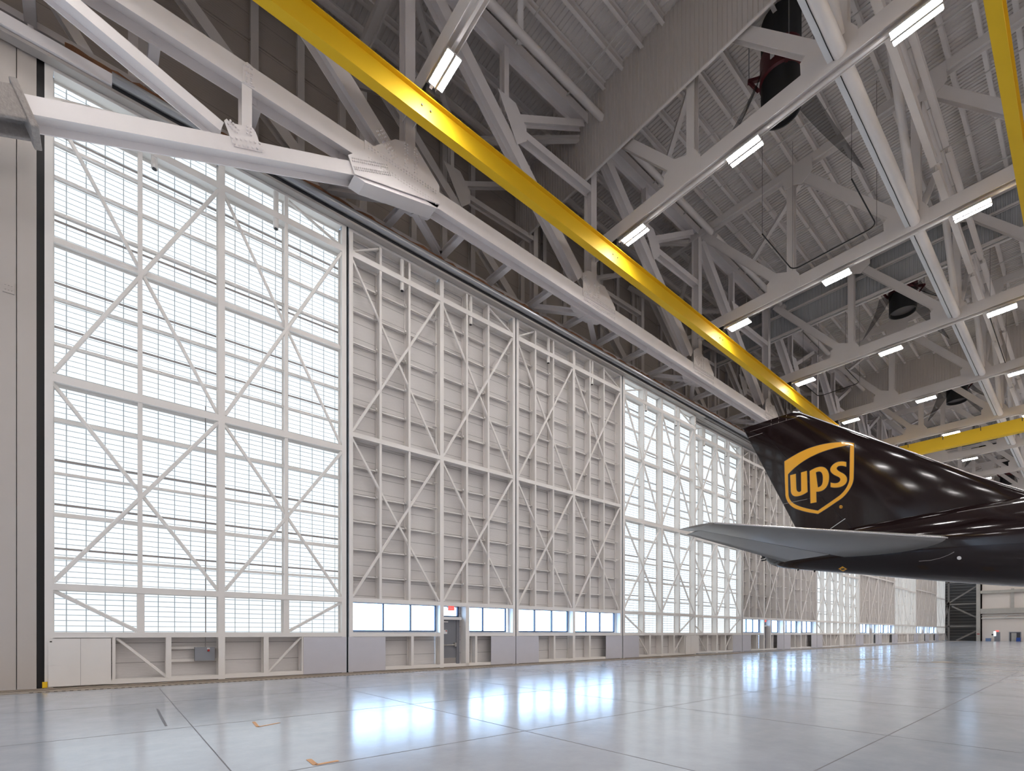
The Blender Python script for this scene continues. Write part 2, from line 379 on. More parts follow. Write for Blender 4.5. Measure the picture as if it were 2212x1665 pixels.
def make_S(door):
    r = empty('door_2')
    mx, stile, rail, brace = panel_common(r, False, True)
    stile(0.03, 0.19, 0.0, 17.13); stile(4.07, 4.26, 0.0, 17.13); stile(8.2, 8.36, 0.0, 17.13)
    for z0, z1 in ((2.89, 9.1), (9.28, 16.04), (16.26, 17.0)):
        for a in (1.28, 2.56, 5.46, 6.68): stile(a, a + 0.10, z0, z1, 0.4, 0.02, 'intermediate_stile')
    sides = ((0.19, 4.07), (4.26, 8.2))
    for (a, b) in sides:
        rail(16.98, 17.13, a, b); rail(16.04, 16.26, a, b); rail(9.1, 9.28, a, b); rail(2.72, 2.89, a, b); rail(0.02, 0.15, a, b)
        if not (door and a > 4): rail(1.38, 1.54, a, b)
        brace(a, 16.0, b, 9.32); brace(a, 9.32, b, 16.0, y=0.06)
        brace(a, 9.06, b, 2.93); brace(a, 2.93, b, 9.06, y=0.06)
        for z in (15.3, 14.2, 12.95, 11.75, 10.55, 8.1, 7.0, 5.95, 4.85, 3.8):
            g = MB().box(a, b - 0.1, 0.27, 0.43, z - 0.012, z + 0.0).box(a, b - 0.1, 0.27, 0.285, z - 0.07, z)
            for s_ in (1.28, 2.56, 5.46, 6.68):
                if a < s_ < b: g.box(s_ - 0.07, s_ - 0.01, 0.2, 0.4, z - 0.05, z + 0.02)
            g.box(b - 0.22, b - 0.05, 0.12, 0.34, z - 0.02, z + 0.0)
            g.build('girt', 'door_paint', r)
        if True:
            brace(b, 11.75, b - 0.35, 11.62, 0.04, 0.15, 'knee_brace'); brace(b, 5.95, b - 0.35, 5.82, 0.04, 0.15, 'knee_brace')
    brace(0.19, 16.3, 1.28, 16.95, 0.09); brace(8.2, 16.3, 6.78, 16.95, 0.09)
    for x in (2.3, 5.75):
        cy = MB().tube((x, 0.10, 15.72), (x, 0.10, 17.0), 0.085, 14).build('counterweight_tube', 'door_paint', r, smooth=True)
        MB().tube((x, 0.10, 15.705), (x, 0.10, 15.722), 0.06, 14).build('tube_end', 'black_metal', cy)
    # liner with openings for the windows (and the door)
    ln = MB().box(0.02, 8.34, SK, SK + 0.03, 2.76, 17.1)
    if door: ln.box(0.02, 4.1, SK, SK + 0.03, 0.02, 1.58).box(5.6, 8.34, SK, SK + 0.03, 0.02, 1.58).box(5.3, 5.55, SK, SK + 0.03, 0.02, 2.76)
    else: ln.box(0.02, 8.34, SK, SK + 0.03, 0.02, 1.58)
    ln.build('liner', 'liner', r)
    sets = [((0.16, 4.1), (1.62, 2.86))]
    sets.append(((5.55, 8.1), (6.68,)) if door else ((4.2, 8.15), (5.62, 6.82)))
    for (a, b), mul in sets:
        f = MB(); e = 0.05
        f.box(a, b, SK - 0.06, SK + 0.04, 1.58, 1.58 + e).box(a, b, SK - 0.06, SK + 0.04, 2.76 - e, 2.76)
        f.box(a, a + e, SK - 0.06, SK + 0.04, 1.58, 2.76).box(b - e, b, SK - 0.06, SK + 0.04, 1.58, 2.76)
        for q in mul: f.box(q - 0.025, q + 0.025, SK - 0.06, SK + 0.04, 1.6, 2.74)
        f = f.build('window', 'window_frame', r)
        MB().box(a + 0.02, b - 0.02, SK, SK + 0.01, 1.6, 2.74).build('window_pane', 'glass', f)
    for a, b in ((0.0, 1.52), (6.85, 8.36)):
        pl = MB().box(a, b, -0.015, 0.0, 0.02, 1.37)
        for q in range(9):
            for zz in (0.06, 1.33): pl.tube((a + 0.05 + q * (b - a - 0.1) / 8, -0.015, zz), (a + 0.05 + q * (b - a - 0.1) / 8, -0.02, zz), 0.01, 6)
        pl.build('kick_plate', 'kick_plate', r)
    for a in ((2.68, 5.95, 5.48) if door else (2.62, 5.42)): stile(a, a + 0.12, 0.15, 1.38, 0.4, 0.01, 'kick_stile')
    if door:
        MB().box(5.42, 5.62, 0.0, 0.42, 0.05, 2.72).build('door_jamb', 'door_paint', r)
        rail(1.38, 1.54, 5.62, 8.2)
        tf = MB().box(4.26, 5.3, SK - 0.06, SK + 0.04, 2.24, 2.30).box(4.26, 5.3, SK - 0.06, SK + 0.04, 2.70, 2.76).box(5.22, 5.3, SK - 0.06, SK + 0.04, 2.24, 2.76).build('transom_window', 'window_frame', r)
        MB().box(4.26, 5.25, SK, SK + 0.01, 2.26, 2.74).build('window_pane', 'glass', tf)
        MB().box(4.26, 5.34, SK - 0.22, SK + 0.02, 2.12, 2.24).build('door_operator', 'door_paint', r)
        MB().box(5.16, 5.32, SK - 0.08, SK + 0.03, 0.1, 2.12).build('door_frame', 'door_grey', r)
        lf = MB().box(4.28, 5.16, SK - 0.04, SK + 0.01, 0.13, 2.12).build('personnel_door', 'door_grey', r)
        MB().tube((4.32, SK - 0.11, 0.98), (5.06, SK - 0.11, 0.98), 0.022, 8).box(5.03, 5.13, SK - 0.13, SK - 0.04, 0.9, 1.08).build('panic_bar', 'stainless', lf)
        MB().box(4.3, 5.14, SK - 0.05, SK - 0.04, 0.15, 0.40).build('push_plate', 'stainless', lf)
        sg = MB().box(4.42, 4.68, SK - 0.05, SK - 0.041, 1.48, 1.66).build('notice', 'white_plastic', lf)
        MB().box(4.44, 4.50, SK - 0.053, SK - 0.05, 1.59, 1.64).box(4.60, 4.66, SK - 0.053, SK - 0.05, 1.59, 1.64).build('notice_mark', 'knob_red', lf)
        MB().box(4.35, 4.7, SK - 0.10, SK - 0.04, 2.0, 2.05).build('door_closer', 'door_paint', lf)
    MB().box(-0.03, 0.0, 0.02, SK, 0, 17.1).build('edge_seal', 'black_rubber', r)
    MB().box(0.0, 8.36, 0.1, SK, 0.0, 0.02).build('bottom_seal', 'black_rubber', r)
    return r
proto = {'T': make_T(False), 'Sd': make_S(True), 'S': make_S(False), 'Tm': make_T(True)}
seq = ['T', 'Sd', 'S', 'Tm'] * 4
first = dict(proto)
desc = {'T': 'sliding door panel of white translucent glazing with crossed braces', 'Tm': 'sliding door panel of translucent glazing, access panel on its right',
        'Sd': 'sliding solid beige door panel with windows and a grey personnel door', 'S': 'sliding solid beige door panel with two low window bands'}
panels = []
for i, k in enumerate(seq):
    o = first.pop(k) if k in first else copy_tree(proto[k])
    g = i // 4
    o.name = 'door_%d' % (i + 1)
    o.location = (-1.42 + 8.4 * i, YD + 0.6 * g + (0.0 if i % 4 else 0.0), 0)
    tag(o, '%s, %s panel from the left' % (desc[k], ORD[i]), kind='structure')
    panels.append(o)

# things fixed on the first door panels
b = empty('disconnect_box', (2.05, 18.45, 0.62)); tag(b, 'grey electrical disconnect box with red knob in the kick niche of the first panel', 'electrical box')
MB().box(0, 0.55, 0, 0.2, 0, 0.44).build('enclosure', 'box_grey', b)
kn = MB().tube((0.37, -0.005, 0.33), (0.37, -0.04, 0.33), 0.035, 12).build('red_knob', 'knob_red', b)
MB().box(0.33, 0.41, -0.006, 0.0, 0.37, 0.42).build('rating_plate', 'white_plastic', b)
MB().box(-0.7, 0.75, 0.18, 0.2, 0.38, 0.46).box(-0.7, 0.75, 0.18, 0.2, -0.02, 0.06).build('mounting_rail', 'door_paint', b)
MB().tube((0.30, 0.1, 0.44), (0.30, 0.1, 8.3), 0.014, 6).build('conduit', 'seam', b)
tag(MB().box(-1.46, -1.36, 18.24, 18.29, 0.02, 0.18).build('corner_guard', 'crane_yellow'), 'small yellow guard at the foot of the first door panel', 'guard')
# EXIT signs
def exit_sign(x, y, z, w, label, axis='Y'):
    t = empty('exit_sign', (x, y, z)); tag(t, label, 'exit sign')
    h = w * 0.62
    def bx(a0, a1, d0, d1, z0, z1):
        return (a0, a1, d0, d1, z0, z1) if axis == 'Y' else (d0, d1, -a1, -a0, z0, z1)
    MB().box(*bx(-w/2 - .015, w/2 + .015, 0.001, 0.05, -h/2 - .015, h/2 + .015)).build('housing', 'white_plastic', t)
    MB().box(*bx(-w/2, w/2, -0.002, 0.0, -h/2, h/2)).build('red_face', 'exit_red', t)
    L = MB(); lw = w * 0.17; s = w * 0.045; hh = h * 0.32
    def q(a0, a1, z0, z1): L.box(*bx(a0, a1, -0.006, -0.003, z0, z1))
    cx = [-w * 0.33, -w * 0.11, w * 0.09, w * 0.29]
    e = cx[0]; q(e - lw/2, e - lw/2 + s, -hh, hh); q(e - lw/2, e + lw/2, hh - s, hh); q(e - lw/2, e + lw/2, -hh, -hh + s); q(e - lw/2, e + lw/3, -s/2, s/2)
    e = cx[1]
    for sg in (-1, 1):
        p0 = V((e - lw/2, 0, -hh * sg)); p1 = V((e + lw/2, 0, hh * sg))
        if axis == 'Y': L.bar((p0.x, -0.0045, p0.z), (p1.x, -0.0045, p1.z), s, 0.003, (1, 0, 0))
        else: L.bar((-0.0045, -p0.x, p0.z), (-0.0045, -p1.x, p1.z), s, 0.003, (0, 1, 0))
    e = cx[2]; q(e - s/2, e + s/2, -hh, hh)
    e = cx[3]; q(e - s/2, e + s/2, -hh, hh); q(e - lw/2, e + lw/2, hh - s, hh)
    L.build('lettering', 'white_plastic', t)
    for sg in (-1, 1): MB().tube((sg * (w/2 + .03), 0.0, h/2 - .02) if axis == 'Y' else (0, sg * (w/2 + .03), h/2 - .02), (sg * (w/2 + .09), -0.03, h/2 - .05) if axis == 'Y' else (-0.03, sg * (w/2 + .09), h/2 - .05), 0.035, 8).build('emergency_lamp', 'white_plastic', t)
    return t
exit_sign(6.98 + 4.72, 18.42, 2.63, 0.30, 'lit red EXIT sign above the grey personnel door in the second panel')
exit_sign(6.98 + 33.6 + 4.72, 19.02, 2.63, 0.30, 'small red EXIT sign above the personnel door beyond the aircraft tail')

# ------------------------------------------------------------------ floor details
mb = MB()
for y in (16.72, 13.0, 9.28, 5.62, 1.97, -1.7, -5.4): mb.box(XW, 134, y - 0.007, y + 0.007, 0.0005, 0.0015)
x = -2.9
while x < 134:
    mb.box(x - 0.007, x + 0.007, YS, 16.7, 0.0005, 0.0015); x += 3.9
tag(mb.build('trim_1', 'joint_dark'), 'dark saw-cut joints dividing the concrete floor into squares', kind='structure')
tr = empty('door_track', (0, 17.0, 0)); tag(tr, 'brown strip of door track and slotted drain along the foot of the doors', 'door track')
MB().box(XW, 134, 0.28, 1.28, 0.001, 0.006).build('track_strip', 'track_concrete', tr)
MB().box(XW, 134, 0.0, 0.16, 0.001, 0.006).build('drain_frame', 'track_concrete', tr)
mb = MB(); x = -1.6
while x < 60: mb.box(x, x + 0.07, 0.02, 0.14, 0.0062, 0.009); x += 0.15
tag(mb.build('drain_slots', 'drain_dark', tr), kind='stuff')
for y in (0.62, 0.98): MB().box(XW, 134, y, y + 0.03, 0.006, 0.014).build('rail_groove', 'drain_dark', tr)
def strip(name, pts, w, m, lab, cat, group=None):
    mb = MB()
    for a, b_ in zip(pts[:-1], pts[1:]):
        a, b_ = V(a), V(b_); d = (b_ - a).normalized(); nn = V((-d.y, d.x, 0)) * w / 2; mb.plate([a - nn, a + nn, b_ + nn, b_ - nn], (0, 0, 0.002))
    o = mb.build(name, m); o.location.z = 0.002; tag(o, lab, cat, group); return o
def fl(u, v): q = onZ(u, v, 0); return (q.x, q.y, 0)
strip('tape_mark', [fl(548, 1559), fl(557, 1570), fl(604, 1561)], 0.05, 'tape_tan', 'faint tan corner tape mark on the floor nearer the doors', 'tape mark')
strip('tape_mark', [fl(667, 1640), fl(682, 1652), fl(731, 1643)], 0.06, 'tape_tan', 'orange-tan corner tape mark on the floor at the bottom edge', 'tape mark')
strip('floor_line', [fl(1643, 1420), fl(1900, 1427.5), fl(2212, 1436)], 0.07, 'line_tan', 'far tan guide line running across the floor under the aircraft', 'floor line')
strip('floor_line', [fl(1605, 1427), fl(1900, 1438), fl(2212, 1451)], 0.07, 'line_tan', 'near tan guide line running across the floor under the aircraft', 'floor line')
strip('floor_patch', [fl(1848, 1424.5), fl(1890, 1423)], 0.5, 'line_tan', 'tan painted patch on the far floor, left one of two', 'floor patch')
strip('floor_patch', [fl(2015, 1430.5), fl(2050, 1429)], 0.5, 'line_tan', 'tan painted patch on the far floor, right one of two', 'floor patch')
strip('floor_scuff', [fl(340, 1531), fl(348, 1548), fl(359, 1568)], 0.035, 'joint_dark', 'short dark scuff line on the floor in front of the first door panel', 'scuff mark')

# ------------------------------------------------------------------ header truss over the doors (Y = 16.7)
TX = [8.7 + 10.6 * k for k in range(12)]
YH = 16.7
def bolts(mb, pts, y, r=0.026, h=0.035):
    for p in pts: mb.tube((p[0], y, p[1]), (p[0], y - h, p[1]), r, 6)
def truss_long(name, y0, m, sc=1.0, plates=True, zc=18.73, top=28.0):
    t = empty(name, (0, y0, zc))
    def part(n, mb, mm=None): return mb.build(n, mm or m, t, loc=(0, -y0, -zc))
    dy = 0.3 * sc
    part('bottom_chord', MB().ibeam((-6, y0 + dy, zc), (132, y0 + dy, zc), 0.6 * sc, 0.68 * sc, (0, 1, 0), 0.035, 0.03))
    part('top_chord', MB().ibeam((-6, y0 + dy, top), (132, y0 + dy, top), 0.6 * sc, 0.5 * sc, (0, 1, 0), 0.035, 0.03))
    for k, x in enumerate(TX):
        part('vertical_post', MB().ibeam((x + 0.1, y0 + dy, zc + 0.34), (x + 0.1, y0 + dy, top - 0.25), 0.5 * sc, 0.42 * sc, (0, 1, 0)))
        xl = x - 10.6
        part('main_diagonal', MB().ibeam((x - 0.9, y0 + dy, zc + 0.9), (xl + 0.5, y0 + dy, top - 0.3), 0.48 * sc, 0.6 * sc, (0, 1, 0)))
        if x > 10:
            mxp = (x - 0.9 + xl + 0.5) / 2 + 0.1; mz = (zc + 0.9 + top - 0.3) / 2 + 0.9
            part('sub_strut', MB().ibeam((mxp + 0.1, y0 + dy, mz - 0.1), (x, y0 + dy, mz + 0.1), 0.4 * sc, 0.34 * sc, (0, 1, 0)))
            part('sub_post', MB().ibeam((mxp - 0.3, y0 + dy, mz + 0.2), (mxp - 0.3, y0 + dy, top - 0.25), 0.35 * sc, 0.26 * sc, (0, 1, 0)))
            part('sub_diagonal', MB().ibeam((mxp, y0 + dy, mz + 0.2), (x - 0.6, y0 + dy, top - 0.25), 0.35 * sc, 0.30 * sc, (0, 1, 0)))
            g = MB().plate([(mxp - 0.9, y0 - 0.02, mz + 0.75), (mxp + 0.1, y0 - 0.02, mz + 0.8), (mxp + 0.75, y0 - 0.02, mz + 0.1), (mxp + 0.75, y0 - 0.02, mz - 0.5), (mxp + 0.2, y0 - 0.02, mz - 1.0)], (0, 0.02, 0))
            part('mid_gusset', g)
    return t, part
ht, part = truss_long('header_truss', YH, 'steel_paint')
tag(ht, 'big white bolted steel truss spanning above the doors, in front of them', 'truss')
yf = YH - 0.035
def py(lst): return [(onY(u, v, YH).x, yf, onY(u, v, YH).z) for u, v in lst]
# the first, largest node
A = py([(787, 303), (806, 317), (853, 302), (882, 309), (899, 320), (904, 329), (948, 402), (948, 430), (787, 325)])
g = MB().plate(A, (0, 0.035, 0))
cz = 18.73; bl = []
x = A[0][0] + 0.15
while x < A[6][0] - 0.05:
    for zz in (-0.26, -0.17, 0.17, 0.26): bl.append((x, cz + zz))
    x += 0.115
for q in range(9):
    for xx in (8.48, 8.58, 8.88, 8.98): bl.append((xx + 0.05, cz + 0.42 + q * 0.11))
d = V((-1, 0, 1)).normalized(); p = V((8.05, 0, 18.95 + 0.3)); nn = V((1, 0, 1)).normalized()
for q in range(9):
    for s_ in (-0.14, -0.06, 0.06, 0.14):
        c = p + d * (q * 0.11 - 0.1) + nn * s_; bl.append((c.x, c.z))
bolts(g, bl, yf); part('gusset_plate', g)
B = py([(751, 337), (788, 324), (948, 431), (948, 443), (765, 378)])
B = [(b_[0], b_[1] - 0.02, b_[2]) for b_ in B]
g = MB().plate(B, (0, 0.035, 0)); bl = []
s0 = onY(760, 343, YH); s1 = onY(838, 360, YH)
for r_, (ua, va, ub, vb) in enumerate(((760, 344, 834, 359), (761, 350, 836, 365), (764, 363, 840, 376), (766, 368, 842, 381))):
    a = onY(ua, va, YH); c = onY(ub, vb, YH)
    for q in range(19):
        pnt = a.lerp(c, q / 18); bl.append((pnt.x, pnt.z))
bolts(g, bl, yf - 0.02); part('knee_gusset', g)
# folded underside of the big node
bot = py([(751, 392), (765, 378), (948, 443)])
part('node_soffit', MB().plate([(B[4][0], YH, B[4][2]), (B[3][0], YH, B[3][2]), (B[3][0] - 0.1, YH, B[3][2] - 0.18), (B[4][0] + 0.4, YH, B[4][2] - 0.02)], (0, 0.62, 0)))
# repeating nodes
G = [(onY(u, v, YH).x - TX[1], onY(u, v, YH).z) for u, v in ((1259, 589.7), (1268, 585), (1274.5, 586), (1294, 614), (1305, 618.7), (1328, 665), (1328, 679), (1259, 638.6))]
for k in range(1, 11):
    g = MB().plate([(TX[k] + a, yf, z) for a, z in G], (0, 0.035, 0))
    if k < 4:
        bl = []; x = G[0][0] + 0.08
        while x < G[5][0] - 0.04:
            for zz in (-0.22, -0.14, 0.14, 0.22): bl.append((TX[k] + x, cz + zz))
            x += 0.115
        for q in range(7):
            for xx in (-0.08, 0.0, 0.2, 0.28): bl.append((TX[k] + xx + 0.1, cz + 0.36 + q * 0.1))
        for q in range(9):
            for s_ in (-0.14, -0.06, 0.06, 0.14):
                c = V((TX[k] - 0.22, 0, cz + 0.45)) + d * (q * 0.09) + nn * s_; bl.append((c.x, c.z))
        bolts(g, bl, yf)
    part('gusset_plate', g)
# knee at the west end: sloping strut, post and diagonal
k0 = (-1.6, YH + 0.3, 14.47); k1 = (7.0, YH + 0.3, 18.07)
part('knee_strut', MB().ibeam(k0, k1, 0.6, 0.43, (0, 1, 0), 0.035, 0.03))
part('knee_post', MB().ibeam((3.21, YH + 0.3, 16.6), (3.21, YH + 0.3, 18.4), 0.56, 0.28, (0, 1, 0)))
part('knee_diagonal', MB().ibeam((2.55, YH + 0.3, 16.72), (-2.9, YH + 0.3, 18.4), 0.5, 0.32, (0, 1, 0)))
g = MB().plate(py([(484, 262), (489, 258), (497, 267), (545, 277), (552, 287), (566, 330), (505, 317)]), (0, 0.03, 0))
bl = []
for q in range(7):
    for r_ in range(2):
        pp = onY(500 + q * 10 + r_ * 5, 300 + q * 2.1 + r_ * 13, YH); bl.append((pp.x, pp.z))
for q in range(3):
    for r_ in range(2): pp = onY(533 + r_ * 8, 276 + q * 7 + r_ * 4, YH); bl.append((pp.x, pp.z))
for q in range(4):
    for r_ in range(2): pp = onY(492 + q * 6 + r_ * 5, 270 + q * 6 - r_ * 5, YH); bl.append((pp.x, pp.z))
bolts(g, bl, yf, 0.03, 0.05); part('knee_node_plate', g)
g = MB().plate(py([(524, 138), (534, 136), (549, 150), (549, 190), (524, 178)]), (0, 0.03, 0)); bl = []
for q in range(4):
    for r_ in range(2):
        pp = onY(528 + q * 5, 143 + q * 3 + r_ * 12, YH); bl.append((pp.x, pp.z))
        pp = onY(532 + r_ * 10, 164 + q * 5 + r_ * 4, YH); bl.append((pp.x, pp.z))
bolts(g, bl, yf, 0.026, 0.04); part('chord_node_plate', g)
# fireproofed stub at the end of the knee
st = empty('fireproofed_beam_stub', (-1.6, YH + 0.3, 14.45)); tag(st, 'rough grey fireproofed beam end with a thick collar at the left edge', 'beam')
dv = (V(k0) - V(k1)).normalized()
MB().ibeam((0, 0, 0), tuple(dv * 3.6), 0.72, 0.74, (0, 1, 0), 0.11, 0.11).build('wrapped_beam', 'fireproof', st)
up = V((0, 1, 0)).cross(dv).normalized()
cb = MB(); NN = 10
def cp(a, b_, c_): return V((0.02, 0, 0)) + dv * a + V((0, 1, 0)) * b_ + up * c_
ring = [(-0.40, -0.52), (0.40, -0.52), (0.40, 0.50), (-0.40, 0.50)]
cb.plate([cp(0.0, a, b_) for a, b_ in ring], dv * 0.16)
o = cb.build('collar', 'fireproof', st)
for o_ in children(st):
    bv = o_.modifiers.new('Bevel', 'BEVEL'); bv.width = 0.03; bv.segments = 3
# rear truss near the outer wall
rt, _p = truss_long('rear_truss', 21.2, 'roof_steel', 0.8, zc=19.2, top=28.0)
tag(rt, 'grey steel truss behind the white one, close to the upper wall', 'truss')

# horizontal bracing between header truss and door header
x0 = 11.5; xs = []
hb = empty('horizontal_bracing', (0, 17.3, 18.6)); tag(hb, 'row of white horizontal struts linking the truss chord to the door header', 'bracing')
def hpart(n, mb): return mb.build(n, 'steel_paint', hb, loc=(0, -17.3, -18.6))
k = -6
while x0 + 2.65 * k < 60:
    x = x0 + 2.65 * k
    near = 17.25
    fr = (x - 8.7) / 10.6; nearest = min(TX, key=lambda q: abs(q - x))
    if abs(x - nearest) < 1.4 and x > 5:
        hpart('gusset_strut', MB().ibeam((x, 19.0, 18.6), (nearest + 0.3, 17.5, 18.6), 0.28, 0.26, (0, 0, 1)))
        for sg in (-1, 1):
            hpart('diagonal_strut', MB().ibeam((x + sg * 2.65, 19.0, 18.6), (nearest + 0.3 + sg * 0.4, 17.6, 18.6), 0.28, 0.26, (0, 0, 1)))
        hpart('node_plate', MB().plate([(nearest - 1.0, 17.25, 18.50), (nearest + 1.4, 17.25, 18.50), (nearest + 1.3, 17.6, 18.50), (nearest + 0.7, 17.85, 18.50), (nearest + 0.0, 17.85, 18.50), (nearest - 0.9, 17.5, 18.50)], (0, 0, 0.03)))
    else:
        hpart('strut', MB().ibeam((x, 19.0, 18.6), (x + 0.06, near, 18.6), 0.28, 0.26, (0, 0, 1)))
    hpart('hanger', MB().box(x - 0.06, x + 0.06, 18.95, 19.05, 17.6, 18.5))
    k += 1
a_ = onY(135, -5, 19.15); b_ = onY(268, 163, 19.15)
hpart('header_brace', MB().ibeam((b_.x, 19.35, 17.65), (a_.x - (a_.x - b_.x) * -0.5, 19.35, a_.z + (a_.z - b_.z) * 0.5), 0.26, 0.3, (0, 1, 0)))
c_ = onY(288, 185, 19.15)
hpart('header_post', MB().ibeam((c_.x, 19.35, 17.62), (c_.x, 19.35, 28.0), 0.26, 0.25, (0, 1, 0)))
hpart('edge_chord', MB().ibeam((-6, 19.1, 18.6), (132, 19.1, 18.6), 0.2, 0.2, (0, 1, 0)))

# ------------------------------------------------------------------ roof trusses running away from the doors
PY = 5.567; NP = 12
rtz = 21.22; rtt = 27.75
tr0 = empty('roof_truss', (TX[0], YH, rtz))
def rpart(n, mb): return mb.build(n, 'roof_steel', tr0, loc=(-TX[0], -YH, -rtz))
X0 = TX[0]; yend = YH - PY * 8
rpart('bottom_chord', MB().ibeam((X0, YH + 0.1, rtz), (X0, YS + 0.1, rtz), 0.46, 0.66, (1, 0, 0), 0.03, 0.025))
rpart('top_chord', MB().ibeam((X0, YH + 4.5, rtt), (X0, YS + 0.1, rtt), 0.4, 0.42, (1, 0, 0), 0.03, 0.025))
for j in range(1, 9):
    y = YH - PY * j
    rpart('vertical_post', MB().ibeam((X0, y, rtz + 0.33), (X0, y, rtt - 0.21), 0.38, 0.36, (1, 0, 0)))
    yb = y + PY
    rpart('diagonal_brace', MB().ibeam((X0, yb - 0.45, rtt - 0.45), (X0, y + 0.5, rtz + 0.55), 0.38, 0.42, (1, 0, 0)))
    if y > -12:
        for xs_ in (X0 - 0.24,):
            rpart('bottom_gusset', MB().plate([(xs_, y - 0.5, rtz - 0.3), (xs_, y + 1.2, rtz - 0.3), (xs_, y + 1.25, rtz + 0.75), (xs_, y + 0.75, rtz + 1.15), (xs_, y + 0.2, rtz + 0.9), (xs_, y - 0.2, rtz + 0.9), (xs_, y - 0.5, rtz + 0.4)], (0.02, 0, 0)))
            rpart('top_gusset', MB().plate([(xs_, y - 1.1, rtt + 0.2), (xs_, y + 0.5, rtt + 0.2), (xs_, y + 0.3, rtt - 0.9), (xs_, y - 0.2, rtt - 0.95), (xs_, y - 0.6, rtt - 1.15), (xs_, y - 1.15, rtt - 0.75)], (0.02, 0, 0)))
rpart('light_rail', MB().box(X0 - 0.05, X0 + 0.05, -45, 15.2, rtz - 0.42, rtz - 0.36))
for k in range(-1, 12):
    o = tr0 if k == 0 else copy_tree(tr0)
    o.location = (8.7 + 10.6 * k, YH, rtz)
    if k < 0: tag(o, 'white steel roof truss overhead just west of the camera, out of the picture', 'roof truss', 'roof trusses crossing the hangar'); continue
    tag(o, 'white steel roof truss running away from the doors, %s' % ('nearest to the camera' if k == 0 else ORD[k] + ' from the camera'), 'roof truss', 'roof trusses crossing the hangar')

# outriggers from the truss line to the upper wall
for k in range(8):
    o = MB().ibeam((TX[k] - 0.2, YH + 0.7, 22.5), (TX[k] - 0.2, YU - 0.6, 27.2), 0.3, 0.3, (1, 0, 0)).build('outrigger_brace', 'roof_steel')
    tag(o, 'sloping grey outrigger brace behind the header truss at the %s roof truss' % ORD[k], 'brace', 'outrigger braces')
# ------------------------------------------------------------------ purlins, pipes
for j in range(31):
    y = YU - 0.5 - j * 1.1134
    o = MB().ibeam((XW, y, ZD - 0.2), (133.9, y, ZD - 0.2), 0.36, 0.16, (0, 0, 1), 0.015, 0.012).build('purlin', 'roof_steel')
    tag(o, 'long pale roof purlin under the deck, %s from the door side' % ORD[j], 'purlin', 'roof purlins')
for k in range(12):
    for s_ in range(3):
        x = TX[k] + 2.0 + 3.3 * s_
        if x > 120: continue
        mb = MB().tube((x, 17.6, 28.05), (x, -12, 28.05), 0.035, 8)
        for y in (12.0, 6.0, 0.0): mb.tube((x, y, 28.05), (x, y, 28.75), 0.012, 6)
        for y in (17.6,): mb.tube((x, y, 28.05), (x, y, 27.5), 0.03, 8)
        o = mb.build('sprinkler_pipe', 'pipe_white')
        tag(o, 'thin white sprinkler pipe under the purlins, %s from the camera' % ORD[k * 3 + s_], 'pipe', 'sprinkler branch pipes')
# longitudinal round members
for k in range(11):
    a, b_ = TX[k] + 0.22, TX[k + 1] - 0.22
    lab = ORD[k]
    o = MB().tube((a if k else -2, 15.8, 27.26), (b_, 15.8, 27.26), 0.17, 16).build('tie_tube', 'roof_steel', smooth=True)
    tag(o, 'round steel tube high under the roof beside the doors, %s bay from the camera' % lab, 'steel tube', 'round ties on the door side')
    o = MB().tube((a, 5.6, 27.35), (b_, 5.6, 27.35), 0.22, 18).build('tie_tube', 'roof_steel', smooth=True)
    tag(o, 'thick round steel tube between top chords inboard, %s bay from the camera' % lab, 'steel tube', 'thick ties at the top chords')
    t = empty('chord_tie', (a, 5.57, rtz)); L = b_ - a
    MB().tube((0, 0, 0), (L, 0, 0), 0.20, 18).build('round_tube', 'roof_steel', t, smooth=True)
    MB().box(0, L, 0.20, 0.38, -0.06, -0.03).build('white_tray', 'white_plastic', t)
    pts = [(L * q / 14, 0.19, -0.1 - 0.03 * (q % 2)) for q in range(15)]
    MB().path(pts, 0.012, 6).build('cable', 'black_rubber', t)
    tag(t, 'round tie with a white tray between lower truss chords, %s bay from the camera' % lab, 'steel tube', 'lower chord ties')
    t = empty('sway_brace', (a, 5.57, rtz))
    MB().tube((0.1, 0, 0.45), (L/2 - 0.1, 0, 6.0), 0.16, 12).build('rising_strut', 'roof_steel', t, smooth=True)
    MB().tube((L - 0.1, 0, 0.45), (L/2 + 0.1, 0, 6.0), 0.16, 12).build('falling_strut', 'roof_steel', t, smooth=True)
    tag(t, 'inverted V brace of round tubes between two trusses, %s bay from the camera' % lab, 'brace', 'sway braces')
    t = MB().ibeam((a, 4.9, 23.6), (b_, 4.9, 23.6), 0.4, 0.25, (0, 0, 1)).ibeam((a, 4.45, 24.1), (b_, 4.45, 24.1), 0.28, 0.2, (0, 0, 1)).build('service_beam', 'roof_steel')
    tag(t, 'pair of straight service beams inboard between trusses, %s bay from the camera' % lab, 'beam', 'service beams')
    # long fan braces in the door bay, seen behind the header truss
    t = empty('bay_bracing', (a, YH + 0.6, 27.4))
    MB().ibeam((0.2, 0, 0), (L/2, 4.3, 0.1), 0.24, 0.24, (0, 0, 1)).build('left_brace', 'roof_steel', t)
    MB().ibeam((L - 0.2, 0, 0), (L/2, 4.3, 0.1), 0.24, 0.24, (0, 0, 1)).build('right_brace', 'roof_steel', t)
    MB().ibeam((L/2 - 0.2, -1.2, 0), (0.4, -6.4, -0.0), 0.24, 0.24, (0, 0, 1)).build('inner_brace', 'roof_steel', t)
    tag(t, 'flat horizontal bracing under the roof beside the doors, %s bay from the camera' % lab, 'brace', 'roof bay braces')

